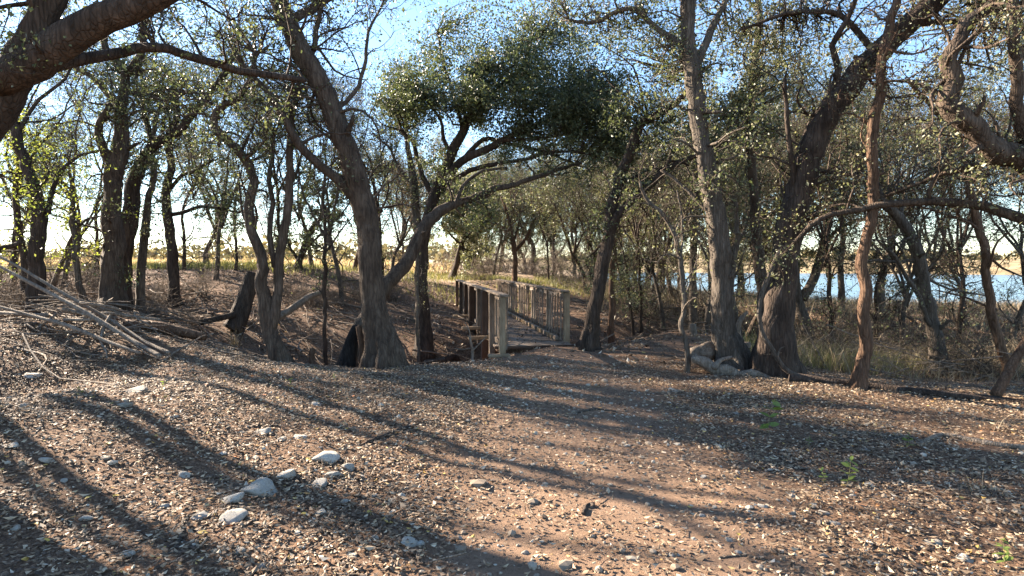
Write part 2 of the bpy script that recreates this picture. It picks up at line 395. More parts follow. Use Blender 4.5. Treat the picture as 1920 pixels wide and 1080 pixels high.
# ------------------------------------------------------------------ trees
class Tree:
    """a thing: trunk, limbs, twigs, crown. Limbs are real stems standing at their own distance."""
    def __init__(s, name, label, base, mat, cat='tree', group=None):
        s.base = np.asarray(base, float); s.root = empty(name, s.base, label, cat, group); s.mat = mat
        s.S = []          # samples: point, tangent, radius, fraction along limb
        s.lines = []; s.tw = MB(); s.cr = MB()
    def stem(s, P, R, name='limb', sides=9, lump=.12, flare=0, step=.14, wob=.012):
        P, R = catmull(P, R, step)
        k = np.linspace(0, 1, len(P))[:, None]
        q = np.cumsum(rng.normal(0, wob, P.shape), 0); q -= q[0] + (q[-1] - q[0]) * k
        P = P + q * (R[:, None] / R.max()) ** .2
        link(name, stem_mesh(name, P, R, sides, s.mat, s.base, lump, flare), s.root)
        T = nrm(np.gradient(P, axis=0))
        s.S.append((P, T, R, k[:, 0])); s.lines.append((P, R))
    def samples(s, t0=.3, skip_trunk=False):
        A = s.S[1:] if skip_trunk and len(s.S) > 1 else s.S
        P = np.concatenate([a[0][a[3] >= t0] for a in A]); T = np.concatenate([a[1][a[3] >= t0] for a in A])
        R = np.concatenate([a[2][a[3] >= t0] for a in A]); K = np.concatenate([a[3][a[3] >= t0] for a in A])
        return P, T, R, K
    def branches(s, n1, L1, n2, n3, leaves, lsize, lmat, t0=.3, up=.06, wig=.28, spread=1.0, skip_trunk=False, lsig=.07):
        P, T, R, K = s.samples(t0, skip_trunk)
        if n1 > 0:
            w = .4 + K; i = rng.choice(len(P), n1, p=w / w.sum())
            d = nrm(T[i] * .5 + spread * nrm(rng.normal(0, 1, (n1, 3))) + np.array([0, 0, .25]))
            L = L1 * rng.uniform(.45, 1.2, n1)
            s._level(P[i], d, L, np.minimum(R[i] * .45, .012 + .014 * L), n2, n3, leaves, lsize, up, wig, lsig)
        s.lmat = lmat
    def _level(s, p, d, L, r, n2, n3, leaves, lsize, up, wig, lsig):
        A = grow(p, d, L, 8, wig, up); rr = r[:, None] * np.linspace(1, .3, 8)[None]
        s.tw.add(*tubes(A, rr, 5))
        s._twigs(A, L, r, n2, n3, leaves, lsize, up, wig, lsig)
    def _twigs(s, A, L, r, n2, n3, leaves, lsize, up, wig, lsig):
        M = len(A); Kp = A.shape[1]
        if n2 <= 0: return
        i = np.repeat(np.arange(M), n2); k = rng.integers(max(1, Kp // 4), Kp, len(i))
        p2 = A[i, k]; t2 = nrm(A[i, k] - A[i, k - 1])
        d2 = nrm(t2 * .7 + nrm(rng.normal(0, 1, p2.shape)) * .9)
        L2 = L[i] * rng.uniform(.25, .6, len(i))
        B = grow(p2, d2, L2, 6, wig, up * .5); r2 = np.minimum(r[i] * .45, .007)
        s.tw.add(*tubes(B, np.maximum(r2[:, None] * np.linspace(1, .35, 6)[None], .0022), 3))
        if n3 > 0:
            j = np.repeat(np.arange(len(B)), n3); k = rng.integers(1, 6, len(j))
            p3 = B[j, k]; d3 = nrm(nrm(B[j, k] - B[j, k - 1]) * .6 + nrm(rng.normal(0, 1, p3.shape)))
            C = grow(p3, d3, L2[j] * rng.uniform(.25, .6, len(j)), 3, wig, -.02)
            s.tw.add(*tubes(C, np.broadcast_to(np.array([.0034, .0028, .002])[None], (len(C), 3)) * (lsize / .05), 3))
        else: C = B
        if leaves > 0:
            n = rng.poisson(leaves * LEAFMUL, len(C)); j = np.repeat(np.arange(len(C)), n)
            if len(j):
                k = rng.uniform(.2, C.shape[1] - 1.001, len(j)); k0 = k.astype(int); f = (k - k0)[:, None]
                c = C[j, k0] * (1 - f) + C[j, k0 + 1] * f + rng.normal(0, lsig, (len(j), 3))
                s.cr.add(*leaf_quads(c, lsize))
    def puff(s, c, rad, n, leaves, lsize, lsig=.12, n3=4):
        """a clump of foliage about c carried by boughs from the nearest limbs"""
        P, T, R, K = s.samples(.2)
        g = nrm(rng.normal(0, 1, (n, 3))) * (rng.uniform(0, 1, (n, 1)) ** .45) * np.asarray(rad)[None] + np.asarray(c)[None]
        D = np.linalg.norm(P[None] - g[:, None], axis=2) * (1.15 - .3 * K[None])
        i = D.argmin(1); a = P[i]; L = np.linalg.norm(g - a, axis=1)
        t = np.linspace(0, 1, 8)[None, :, None]
        sag = np.sin(t * math.pi) * (nrm(rng.normal(0, 1, (n, 3))) * .14 * L[:, None] + np.array([0, 0, .05]) * L[:, None])[:, None]
        A = a[:, None] * (1 - t) + g[:, None] * t + sag
        A[:, 1:-1] += rng.normal(0, .03, (n, 6, 3)) * np.minimum(1, L)[:, None, None]
        r = np.minimum(R[i] * .5, .006 + .008 * L)
        s.tw.add(*tubes(A, r[:, None] * np.linspace(1, .35, 8)[None], 4))
        m = n * n3; j = np.repeat(np.arange(n), n3); k = rng.integers(3, 8, m)
        C = grow(A[j, k], nrm(nrm(A[j, k] - A[j, k - 1]) * .6 + nrm(rng.normal(0, 1, (m, 3)))), rng.uniform(.15, .5, m), 4, .3, .02)
        s.tw.add(*tubes(C, np.broadcast_to(np.array([.005, .004, .003, .0022])[None], (m, 4)), 3))
        q = rng.poisson(leaves * LEAFMUL, m); j = np.repeat(np.arange(m), q)
        if len(j):
            k = rng.integers(1, 4, len(j)); s.cr.add(*leaf_quads(C[j, k] + rng.normal(0, lsig, (len(j), 3)), lsize))
    def done(s):
        if s.tw.n: tag(link('twigs', s.tw.me('twigs', s.mat, True, s.base), s.root), kind='stuff')
        if s.cr.n: tag(link('crown', s.cr.me('crown', s.lmat, False, s.base), s.root), kind='stuff')
        return s.root

def traced(name, label, d, trunk, limbs=(), mat=None, br=(14, 1.1, 5, 4, 4), ls=.05, lm=None, puffs=(), dtop=0.0, flare=.5, hidden_base=False, t0=.35, group=None, up=.06, cat='tree', ws=.74):
    """trunk: (pixel points base to top, pixel widths base/top or list); each limb: (points, w0, w1, depth change)"""
    mat = mat or M_BARK; lm = lm or M_OAK
    pts, w = trunk
    n = len(pts)
    dd = [d + dtop * (i / (n - 1)) ** 1.3 for i in range(n)]
    W = np.interp(np.linspace(0, 1, n), np.linspace(0, 1, len(w)), w)
    P = np.array([at(u, v, q) for (u, v), q in zip(pts, dd)]); R = W / 2 * ws * np.array(dd) / F
    b = P[0].copy(); zg = gz(b[0], b[1])
    if not hidden_base or zg < b[2]:
        dirn = P[0] - P[1]
        b2 = b + dirn * max(0., (b[2] - zg) / max(.2, -dirn[2])) if dirn[2] < -.05 else b
        b2[2] = gz(b2[0], b2[1]) - .12
        if P[0][2] - b2[2] > .05:
            P = np.concatenate([[b2], P]); R = np.concatenate([[R[0] * 1.08], R])
    t = Tree(name, label, (P[0][0], P[0][1], gz(P[0][0], P[0][1])), mat, cat, group)
    t.stem(P, R, 'trunk', 26 if d < 13 else 11, .17, flare, step=.08 if d < 13 else .14)
    if d < 12.5 and cat == 'tree' and name == 'oak_tree':
        SP_, ST_, SR_, SK_ = t.samples(.12)
        for i in rng.choice(len(SP_), 4, replace=False):
            if SK_[i] > .85: continue
            dv = nrm(nrm(rng.normal(0, 1, 3)) + ST_[i] * .5 + np.array([0, -.4, .2])); Ls = SR_[i] * rng.uniform(1.4, 2.8)
            a_ = SP_[i] + dv * SR_[i] * .5
            link('stub', stem_mesh('stub', np.array([a_, a_ + dv * Ls * .5, a_ + dv * Ls * .8 + rng.normal(0, .015, 3), a_ + dv * Ls]), SR_[i] * np.array([.42, .26, .2, .12]), 8, mat, t.base, .2), t.root)
    pxl = [(np.array(pts, float), np.array(dd))]
    for L in limbs:
        lp, w0, w1, dz = L
        lp = np.array(lp, float); best = (1e9, d)
        for q, qd in pxl:
            for k in range(len(q) - 1):
                e = q[k + 1] - q[k]; f = np.clip(((lp[0] - q[k]) @ e) / max(e @ e, 1e-6), 0, 1)
                dist = np.linalg.norm(q[k] + f * e - lp[0])
                if dist < best[0]: best = (dist, qd[k] + f * (qd[k + 1] - qd[k]))
        d0 = best[1]; cl = np.concatenate([[0], np.cumsum(np.linalg.norm(np.diff(lp, axis=0), axis=1))]); cl = cl / cl[-1]
        ld = d0 + dz * cl
        LP = np.array([at(u, v, q) for (u, v), q in zip(lp, ld)])
        t.stem(LP, np.interp(cl, [0, 1], [w0, w1]) / 2 * min(1, ws + .08) * ld / F, 'limb', 10, .1)
        pxl.append((lp, ld))
    n1, L1, n2, n3, lv = br
    t.branches(n1, L1, n2, n3, lv, ls, lm, t0=t0, up=up)
    for (u, v, ru, rv, dz, rd, n, lv) in puffs:
        c = at(u, v, d + dz); q = (d + dz) / F
        t.puff(c, (ru * q, rd, rv * q), n, lv, ls)
    return t.done()

OAKS = dict(mat=M_BARK)
# the near oak whose trunk stands just outside the frame, limbs across the top corner
traced('oak_tree', 'near oak whose thick dark limbs cross the top left corner', 4.6,
       ([(-330, 900), (-290, 700), (-230, 480), (-150, 320), (-60, 210), (10, 120), (60, 40), (100, -40), (150, -200)], [150, 120, 105, 80, 60, 44]),
       [([(-10, 150), (60, 112), (130, 62), (200, 22), (280, -5), (380, -60), (470, -160)], 78, 40, -.3),
        ([(20, 150), (90, 122), (150, 105), (230, 90), (290, 88), (350, 102), (420, 126), (480, 138), (570, 150)], 30, 12, 1.6),
        ([(-60, 210), (-120, 60), (-150, -150)], 60, 30, .4)],
       mat=M_BARKD, ws=0.8, br=(22, .8, 5, 4, 1.6), ls=.036, puffs=[(60, 40, 120, 90, .5, .5, 6, 3), (300, 30, 140, 60, 1.2, .6, 8, 4), (-80, -150, 300, 150, 0, 1.5, 60, 6), (250, -200, 300, 120, 0, 1.5, 50, 6)])
traced('elm_tree', 'slender dark tree with bright yellow-green leaves at far left', 10.5,
       ([(76, 545), (76, 480), (82, 420), (76, 370), (56, 310), (35, 245), (10, 185), (-15, 110), (-30, 20)], [38, 34, 30, 24, 22, 18, 14]),
       [([(90, 400), (105, 345), (116, 318), (150, 290), (187, 283)], 12, 6, .5), ([(35, 245), (70, 190), (120, 150), (150, 90)], 10, 4, .5)],
       mat=M_BARKD, br=(14, .9, 4, 4, 1.5), ls=.045, lm=M_YEL, puffs=[(120, 330, 90, 80, .2, .8, 20, 3), (50, 400, 90, 60, -.5, .6, 10, 2.5), (60, 250, 80, 60, .2, .6, 8, 3)])
traced('oak_tree', 'straight brown oak forking high, behind the bare fallen poles', 12,
       ([(203, 582), (205, 520), (206, 450), (207, 380), (210, 320), (218, 290), (225, 240), (226, 200), (231, 170), (235, 135)], [54, 48, 46, 44, 42, 34, 30, 26, 22]),
       [([(208, 305), (192, 272), (186, 240), (192, 220), (206, 196)], 22, 12, -.3),
        ([(226, 200), (200, 175), (172, 145), (140, 122), (110, 70)], 16, 6, .6),
        ([(235, 137), (222, 118), (204, 104), (195, 80), (200, 30), (180, -40)], 18, 8, .4),
        ([(235, 137), (255, 115), (268, 92), (272, 50), (300, -10), (310, -80)], 17, 8, -.4),
        ([(233, 172), (270, 175), (310, 185), (350, 172), (390, 180)], 9, 4, 1)],
       br=(60, 1.1, 6, 5, 2), ls=.05, puffs=[(250, 60, 160, 90, 1, 1.2, 34, 6), (120, 130, 110, 80, .6, 1, 16, 5), (330, 150, 100, 60, 1.5, 1, 12, 5), (250, -90, 250, 90, .5, 1.5, 30, 6)])
traced('oak_tree', 'dark oak with a long limb arching right behind the straight brown oak', 13.2,
       ([(232, 540), (236, 470), (243, 420), (252, 360), (268, 312), (292, 272), (330, 246), (360, 210), (390, 180), (418, 142), (438, 105)], [44, 40, 36, 30, 26, 22, 20, 16, 12]),
       [([(360, 210), (340, 195), (318, 210), (292, 190)], 8, 4, .5), ([(268, 312), (280, 260), (270, 200), (262, 120)], 15, 7, .8)],
       mat=M_BARKD, br=(40, 1.0, 6, 5, 1.5), ls=.05, puffs=[(420, 70, 110, 90, .4, 1, 30, 7), (330, 150, 60, 50, .5, .8, 8, 4)])
traced('oak_tree', 'slim pale trunk right of the straight brown oak', 13.5,
       ([(262, 592), (266, 520), (269, 450), (275, 390), (288, 330), (285, 270), (300, 200)], [22, 20, 17, 14, 9]),
       mat=M_BARKG, br=(16, .9, 5, 4, 3), ls=.05, lm=M_OLIVE)
traced('oak_tree', 'narrow dark oak on the gully bank before the pale field', 16,
       ([(325, 530), (321, 470), (315, 410), (313, 370), (322, 320), (318, 270), (330, 220), (325, 150)], [26, 24, 22, 18, 12]),
       [([(318, 402), (345, 400), (380, 388), (420, 392), (450, 398)], 10, 5, -.4), ([(316, 360), (340, 330), (372, 320), (400, 300)], 9, 4, .3)],
       mat=M_BARKD, br=(40, 1.0, 6, 5, 1.6), ls=.055, lm=M_OAK, puffs=[(385, 395, 60, 18, -.4, .5, 8, 5), (320, 250, 70, 60, 0, 1, 16, 5), (390, 320, 60, 40, 0, .8, 12, 5)])
traced('oak_tree', 'twin-stemmed crooked oak at the lip of the gully', 9.0,
       ([(525, 678), (505, 632), (489, 580), (484, 540), (486, 495), (474, 440), (463, 385), (470, 342), (456, 302), (430, 272), (402, 248), (398, 226), (416, 204), (446, 186), (470, 152), (480, 100)], [42, 38, 34, 30, 26, 22, 20, 18, 14]),
       [([(508, 625), (516, 570), (518, 510), (523, 455), (531, 410), (536, 355), (541, 300), (546, 225), (562, 150), (590, 90), (600, 20), (620, -40)], 26, 10, .5),
        ([(515, 500), (507, 440), (513, 380), (507, 340), (512, 280), (500, 200)], 15, 7, .5),
        ([(474, 440), (455, 400), (448, 340)], 9, 4, .3), ([(456, 302), (480, 285), (500, 260)], 8, 4, -.3), ([(416, 204), (385, 190), (350, 185)], 8, 4, .3),
        ([(536, 355), (560, 320), (570, 270)], 9, 4, .4)],
       ws=0.66, br=(70, .9, 6, 4, 1.4), ls=.045, puffs=[(450, 50, 90, 70, .9, .8, 20, 5), (390, 190, 60, 50, .2, .6, 10, 4), (600, 60, 70, 90, 1, .8, 12, 2)])
traced('oak_tree', 'tall brown oak leaning left, first big trunk left of the bridge', 9.2,
       ([(724, 690), (718, 645), (705, 590), (694, 530), (690, 475), (680, 415), (662, 352), (641, 282), (620, 212), (590, 142), (560, 80), (532, 20), (512, -40), (490, -160)], [62, 50, 46, 44, 44, 42, 40, 38, 34]),
       [([(660, 368), (630, 335), (600, 308), (568, 272), (545, 240), (525, 205), (500, 165), (470, 138), (440, 100)], 20, 9, -.6),
        ([(622, 215), (660, 180), (680, 130), (690, 60), (720, 0)], 9, 4, .8), ([(540, 40), (600, 10), (660, -40)], 18, 8, .6), ([(598, 155), (560, 130), (540, 110)], 9, 5, .3),
        ([(520, -20), (440, -70), (380, -120)], 18, 9, -.4)],
       ws=0.9, br=(60, 1.1, 6, 4, .8), ls=.045, puffs=[(520, -80, 220, 70, 0, 1.2, 40, 7), (680, -60, 150, 60, .6, 1.2, 24, 6)])
traced('oak_tree', 'leaning oak slanting up right behind the tall brown trunk, a black stump at its foot', 10.2,
       ([(652, 690), (668, 640), (690, 592), (722, 545), (770, 483), (812, 422), (852, 388), (900, 372), (960, 350), (1015, 330), (1090, 305)], [40, 38, 34, 32, 28, 22, 16, 12, 8]),
       [([(852, 388), (870, 350), (905, 322), (950, 315)], 10, 5, .8)],
       mat=M_BARK, dtop=2.6, br=(20, .8, 5, 4, 3), ls=.05, t0=.55)
# the wide dark oak over the bridge
traced('oak_tree', 'spreading evergreen oak with a dense dark crown over the footbridge', 14,
       ([(797, 590), (796, 540), (798, 480), (806, 425), (816, 378), (832, 335), (850, 290), (872, 250), (886, 210), (890, 150)], [40, 36, 34, 34, 30, 26, 20, 14]),
       [([(825, 352), (862, 305), (900, 283), (945, 262), (1000, 238), (1050, 210), (1095, 185)], 24, 8, -.6),
        ([(812, 372), (792, 330), (780, 295), (772, 268), (752, 252), (745, 220), (735, 190)], 15, 6, .6),
        ([(850, 300), (830, 262), (822, 225), (800, 185)], 12, 5, -.6),
        ([(862, 305), (905, 262), (940, 265), (985, 275), (1035, 290), (1080, 308)], 13, 5, .6),
        ([(835, 352), (880, 320), (925, 308), (975, 302), (1030, 290), (1090, 288), (1130, 300)], 14, 5, -.9),
        ([(886, 215), (930, 170), (980, 120), (1000, 70)], 12, 5, .5), ([(872, 250), (850, 180), (830, 110), (820, 60)], 12, 5, .3),
        ([(945, 262), (1010, 262), (1080, 250), (1140, 262)], 10, 4, -.4)],
       mat=M_BARKD, ws=0.66, br=(55, 1.0, 5, 4, 4), ls=.055, lm=M_OAK, t0=.45, up=.0,
       puffs=[(950, 200, 235, 22, 0, 1.9, 105, 20), (1010, 165, 205, 26, .4, 1.7, 85, 18), (880, 140, 165, 30, -.2, 1.6, 55, 17), (975, 100, 170, 32, .3, 1.6, 52, 15), (900, 55, 120, 28, .5, 1.4, 28, 13), (1095, 222, 115, 28, -.5, 1.3, 75, 18), (1150, 275, 65, 30, -.4, 1.0, 36, 15), (1150, 190, 60, 30, 0, 1.0, 26, 14), (760, 195, 70, 26, .2, 1.1, 30, 16), (1030, 252, 130, 16, .3, 1.2, 45, 14), (1100, 70, 110, 45, .8, 1.2, 30, 12), (1000, 25, 110, 26, .8, 1.2, 18, 12), (780, 115, 60, 40, .6, 1.0, 12, 11)])
traced('oak_tree', 'grey slim trunk close behind the spreading evergreen oak', 16,
       ([(786, 582), (785, 520), (786, 460), (781, 400), (776, 340), (768, 300), (760, 240), (770, 170)], [24, 22, 20, 18, 14, 9]), [([(778, 350), (750, 320), (730, 280), (700, 250)], 8, 4, .4)],
       mat=M_BARKG, br=(22, 1.0, 5, 4, 2.5), ls=.06, lm=M_OLIVE)
traced('oak_tree', 'dark forked oak leaning right beside the near end of the bridge', 11.2,
       ([(1100, 655), (1108, 605), (1122, 530), (1134, 460), (1144, 400), (1158, 345), (1186, 272), (1208, 226), (1245, 205), (1278, 182), (1320, 130)], [40, 36, 34, 31, 27, 24, 20, 14, 10]),
       [([(1138, 450), (1160, 405), (1190, 372), (1232, 338), (1272, 308), (1312, 292), (1350, 270)], 24, 8, -.5), ([(1205, 360), (1232, 325), (1262, 302), (1290, 310)], 8, 4, .5), ([(1160, 345), (1200, 325), (1250, 295)], 8, 4, .4)],
       mat=M_BARKD, br=(34, .9, 5, 4, 3), ls=.05, puffs=[(1195, 215, 75, 40, 0, .7, 30, 8), (1180, 110, 100, 80, .8, 1.0, 34, 6), (1240, 240, 60, 40, .3, .6, 8, 5)])
traced('oak_tree', 'upright grey-brown oak rising behind the driftwood log', 9.2,
       ([(1372, 694), (1364, 650), (1354, 590), (1348, 520), (1341, 440), (1331, 360), (1319, 280), (1311, 205), (1303, 135), (1292, 65), (1285, -10), (1275, -140)], [64, 50, 46, 44, 42, 40, 36, 32, 28]),
       [([(1308, 120), (1330, 60), (1358, 12), (1378, -40)], 18, 9, .4),
        ([(1304, 108), (1272, 76), (1245, 64), (1215, 42), (1195, 18), (1162, 18), (1130, 34), (1100, 42), (1068, 38)], 14, 6, .6),
        ([(1338, 408), (1302, 372), (1262, 335), (1240, 320)], 10, 5, .4), ([(1322, 300), (1290, 270), (1262, 262)], 7, 3, -.3), ([(1325, 310), (1380, 290), (1430, 300)], 7, 3, .5),
        ([(1285, -10), (1230, -70), (1150, -110)], 18, 8, .4)],
       mat=M_BARKG, ws=0.82, br=(46, .9, 5, 4, 1.5), ls=.045, lm=M_OAK, puffs=[(1190, 40, 130, 50, .8, 1, 40, 7), (1120, -40, 200, 60, .8, 1.2, 40, 7), (1380, 60, 70, 70, .8, .9, 24, 6), (1260, 130, 60, 60, .6, .7, 14, 5)])
traced('oak_tree', 'thickest right-hand oak, dark trunk bending up to the right', 8.8,
       ([(1450, 706), (1452, 660), (1456, 600), (1462, 530), (1472, 460), (1490, 385), (1512, 305), (1546, 225), (1592, 160), (1642, 100), (1692, 50), (1745, 0), (1800, -60), (1880, -160)], [92, 62, 56, 56, 54, 50, 48, 44, 42, 36]),
       [([(1532, 245), (1560, 180), (1576, 130), (1566, 85), (1592, 40), (1610, -20)], 17, 8, -.4), ([(1486, 392), (1488, 330), (1480, 260), (1478, 200), (1472, 150)], 14, 7, -.3),
        ([(1640, 100), (1605, 60), (1570, 22), (1500, 20), (1440, 35), (1390, 55)], 13, 5, .6), ([(1510, 318), (1560, 325), (1610, 330)], 10, 5, .5), ([(1700, 45), (1780, 40), (1850, 30)], 14, 6, .6)],
       mat=M_BARKD, ws=0.88, flare=.28, br=(46, 1.0, 5, 4, 1.2), ls=.042, lm=M_OLIVE, dtop=-.8, puffs=[(1540, 60, 100, 80, 1.0, .8, 28, 6), (1700, -60, 250, 80, .2, 1.3, 60, 7), (1440, 70, 80, 70, 1, .8, 24, 7), (1650, 250, 70, 50, 1.4, .8, 12, 5)])
traced('oak_tree', 'dark upright stem directly behind the thickest oak', 11.5,
       ([(1440, 640), (1432, 560), (1425, 480), (1420, 380), (1415, 300), (1408, 215), (1410, 140), (1428, 60), (1420, -20)], [28, 25, 23, 20, 17, 13]),
       [([(1415, 290), (1385, 230), (1350, 190)], 8, 4, .4), ([(1410, 200), (1370, 215), (1330, 235)], 7, 3, .3), ([(1412, 150), (1460, 120), (1500, 105)], 7, 3, .4)],
       mat=M_BARK, br=(34, 1.0, 5, 4, 4), ls=.055, lm=M_OLIVE, puffs=[(1430, 180, 90, 90, .5, 1, 40, 7), (1370, 230, 70, 60, .3, .8, 20, 7)])
traced('oak_tree', 'slender reddish trunk, closest one standing right of the thickest oak', 7.75,
       ([(1604, 730), (1610, 690), (1614, 650), (1604, 600), (1617, 545), (1612, 490), (1622, 440), (1630, 370), (1632, 290), (1641, 200), (1652, 110), (1680, 20), (1700, -60)], [38, 30, 30, 26, 26, 24, 24, 20, 14]),
       [([(1622, 395), (1570, 400), (1520, 415)], 7, 3, .3), ([(1636, 240), (1600, 215), (1575, 215)], 6, 3, .3)],
       mat=M_BARKR, br=(20, .6, 5, 4, .6), ls=.036, lm=M_OLIVE, t0=.5, flare=.3)
traced('oak_tree', 'dark trunk leaning left in the dry grass, its top caught in twigs', 10.5,
       ([(1768, 705), (1756, 640), (1740, 560), (1722, 490), (1704, 438), (1684, 404), (1660, 380), (1640, 330)], [40, 36, 34, 30, 26, 20, 12]),
       [([(1745, 610), (1722, 555), (1700, 520), (1680, 488), (1668, 470)], 12, 6, -.3), ([(1718, 488), (1680, 492), (1630, 490), (1600, 492)], 8, 4, -.4), ([(1730, 520), (1790, 545), (1850, 555)], 6, 3, .3), ([(1700, 432), (1690, 400), (1700, 370)], 10, 6, .2)],
       mat=M_BARKG, br=(26, .9, 6, 4, .6), ls=.04, lm=M_OLIVE, t0=.4)
traced('oak_tree', 'thin winding dark trunk near the right edge', 9.5,
       ([(1895, 700), (1880, 640), (1868, 590), (1856, 525), (1846, 470), (1829, 402), (1819, 335), (1802, 278), (1780, 235), (1745, 200), (1700, 150)], [24, 22, 20, 18, 16, 13, 9]),
       [([(1835, 420), (1780, 405), (1720, 385)], 6, 3, .4), ([(1866, 580), (1820, 560), (1760, 545)], 6, 3, .3), ([(1846, 470), (1880, 500), (1920, 520)], 7, 3, -.2)],
       mat=M_BARKR, br=(30, .8, 6, 4, .8), ls=.04, lm=M_OLIVE, t0=.3)
traced('oak_tree', 'oak outside the right edge reaching in with a heavy sunlit limb and an arching bough', 6.8,
       ([(2160, 800), (2140, 700), (2110, 580), (2070, 470), (2020, 380), (1970, 318), (1922, 286), (1868, 262), (1832, 226), (1796, 206), (1777, 180), (1789, 142), (1778, 106), (1801, 72), (1812, 38), (1852, 14), (1900, -50)], [95, 90, 84, 76, 66, 58, 50, 44, 38, 32, 26, 20]),
       [([(2050, 505), (1990, 462), (1930, 420), (1880, 400), (1820, 384), (1750, 379), (1680, 384), (1620, 392), (1560, 404), (1520, 424), (1490, 455)], 30, 10, 1.2),
        ([(1945, 305), (1905, 303), (1850, 301), (1811, 312), (1760, 328), (1707, 346), (1660, 368)], 16, 7, 1.0),
        ([(1945, 300), (1915, 220), (1906, 130), (1896, 60), (1902, -20)], 30, 20, -.3),
        ([(1800, 205), (1750, 170), (1700, 150), (1660, 152)], 12, 5, .8), ([(1790, 140), (1830, 60), (1880, 50), (1930, 60)], 9, 5, -.2)],
       mat=M_BARK, br=(60, .8, 5, 4, 1.6), ls=.04, lm=M_OLIVE, t0=.4, puffs=[(1830, 100, 100, 90, 2.2, .8, 26, 6), (1870, 230, 70, 50, 2, .8, 14, 5), (1780, 270, 60, 30, 2, .8, 10, 5), (1900, -80, 200, 80, .8, 1.2, 30, 6)])
traced('oak_tree', 'grey trunk at the lake shore forking low beyond the thickest oak', 16,
       ([(1508, 606), (1500, 570), (1494, 530), (1492, 470), (1494, 420), (1488, 350), (1500, 270)], [30, 26, 22, 18, 12]),
       [([(1504, 560), (1528, 505), (1540, 450), (1552, 395), (1548, 330), (1560, 250)], 22, 10, .6), ([(1535, 470), (1570, 430), (1620, 410), (1670, 405)], 10, 5, .5)],
       mat=M_BARKG, br=(34, 1.1, 5, 4, 4), ls=.065, lm=M_OLIVE, puffs=[(1560, 300, 120, 70, .5, 1.3, 50, 9), (1640, 330, 70, 40, .5, 1, 20, 8)])
traced('oak_tree', 'bare thin stem leaning at the foot of the upright oak, bark peeled pale', 10,
       ([(1402, 690), (1394, 655), (1384, 610), (1372, 560), (1376, 500), (1385, 440), (1380, 380)], [20, 18, 15, 13, 8]), mat=M_BARKG, br=(14, .7, 5, 4, 1), ls=.045, lm=M_OLIVE)
traced('sapling', 'crooked thin sapling in front of the driftwood log', 8.9,
       ([(1290, 698), (1288, 650), (1276, 602), (1282, 545), (1276, 485), (1264, 440), (1236, 395), (1212, 372), (1200, 340)], [14, 13, 12, 10, 6]),
       [([(1276, 485), (1278, 430), (1270, 360)], 6, 3, .3), ([(1284, 560), (1300, 520), (1312, 460)], 5, 2, .2)], mat=M_BARKG, br=(16, .6, 4, 3, .8), ls=.04, lm=M_OLIVE, flare=.1, t0=.3)
traced('oak_tree', 'slim grey trunk across the gully left of the upright oak', 17,
       ([(1298, 590), (1298, 540), (1299, 470), (1304, 400), (1309, 330), (1300, 260), (1310, 180)], [20, 18, 16, 14, 10]), [([(1300, 420), (1330, 370), (1350, 300)], 8, 4, .4)],
       mat=M_BARKG, br=(24, 1.1, 5, 4, 4), ls=.065, lm=M_OLIVE, puffs=[(1300, 250, 90, 80, 0, 1.2, 36, 8)])
traced('oak_tree', 'sunlit reddish sapling trunk just right of the forked oak', 14.5,
       ([(1145, 612), (1146, 570), (1147, 520), (1150, 470), (1146, 420), (1152, 370)], [17, 15, 13, 9]), [([(1150, 480), (1170, 530), (1180, 560)], 4, 2, .2)],
       mat=M_BARKR, br=(14, .9, 5, 4, 3), ls=.06, lm=M_OLIVE)
traced('oak_tree', 'small sunlit forked tree on the rise beyond the bridge', 24,
       ([(966, 532), (967, 505), (968, 482), (965, 462), (958, 430), (950, 400), (940, 370)], [13, 12, 12, 9, 5]), [([(967, 470), (985, 445), (1000, 415), (1015, 390)], 8, 3, -.6), ([(963, 455), (972, 420), (975, 380)], 6, 3, .5), ([(960, 440), (935, 420), (915, 405)], 4, 2, .5)],
       mat=M_BARKR, br=(30, 1.2, 6, 4, 2), ls=.07, lm=M_OLIVE, flare=.3)
traced('oak_tree', 'small dark tree in the pale grass left of the far path', 26,
       ([(849, 524), (855, 500), (863, 470), (872, 440), (876, 405), (872, 360)], [16, 15, 13, 9]), [([(868, 452), (890, 430), (915, 412)], 7, 3, .6), ([(866, 460), (845, 440), (828, 420)], 5, 3, -.5)],
       mat=M_BARKD, br=(40, 1.5, 6, 4, 6), ls=.09, lm=M_OLIVE, puffs=[(880, 370, 70, 50, 0, 1.5, 40, 12)])
traced('sapling', 'thread-thin upright sapling left of the tall leaning trunk', 12.5,
       ([(612, 660), (611, 600), (613, 520), (610, 440), (608, 370), (612, 300)], [11, 10, 8, 5]), [([(613, 470), (640, 430), (665, 400)], 5, 2, .3)], mat=M_BARKD, br=(14, .7, 4, 4, 1.5), ls=.05, flare=.1)
traced('oak_tree', 'forked dark tree standing at the edge of the pale field', 22,
       ([(556, 512), (562, 486), (574, 452), (586, 425), (604, 408), (622, 380)], [17, 15, 12, 7]), [([(560, 490), (545, 465), (536, 440)], 8, 3, .3), ([(580, 440), (600, 400), (594, 360)], 7, 3, .5), ([(566, 480), (600, 440), (640, 400), (660, 370)], 6, 3, -.5)],
       mat=M_BARKD, br=(30, 1.2, 6, 4, 4), ls=.075, lm=M_OAK)
traced('sapling', 'thin straight stem against the pale field left of the crooked oak', 21,
       ([(443, 506), (443, 460), (442, 410), (445, 350)], [8, 7, 6, 4]), mat=M_BARKD, br=(10, .9, 5, 4, 4), ls=.06, flare=.1)
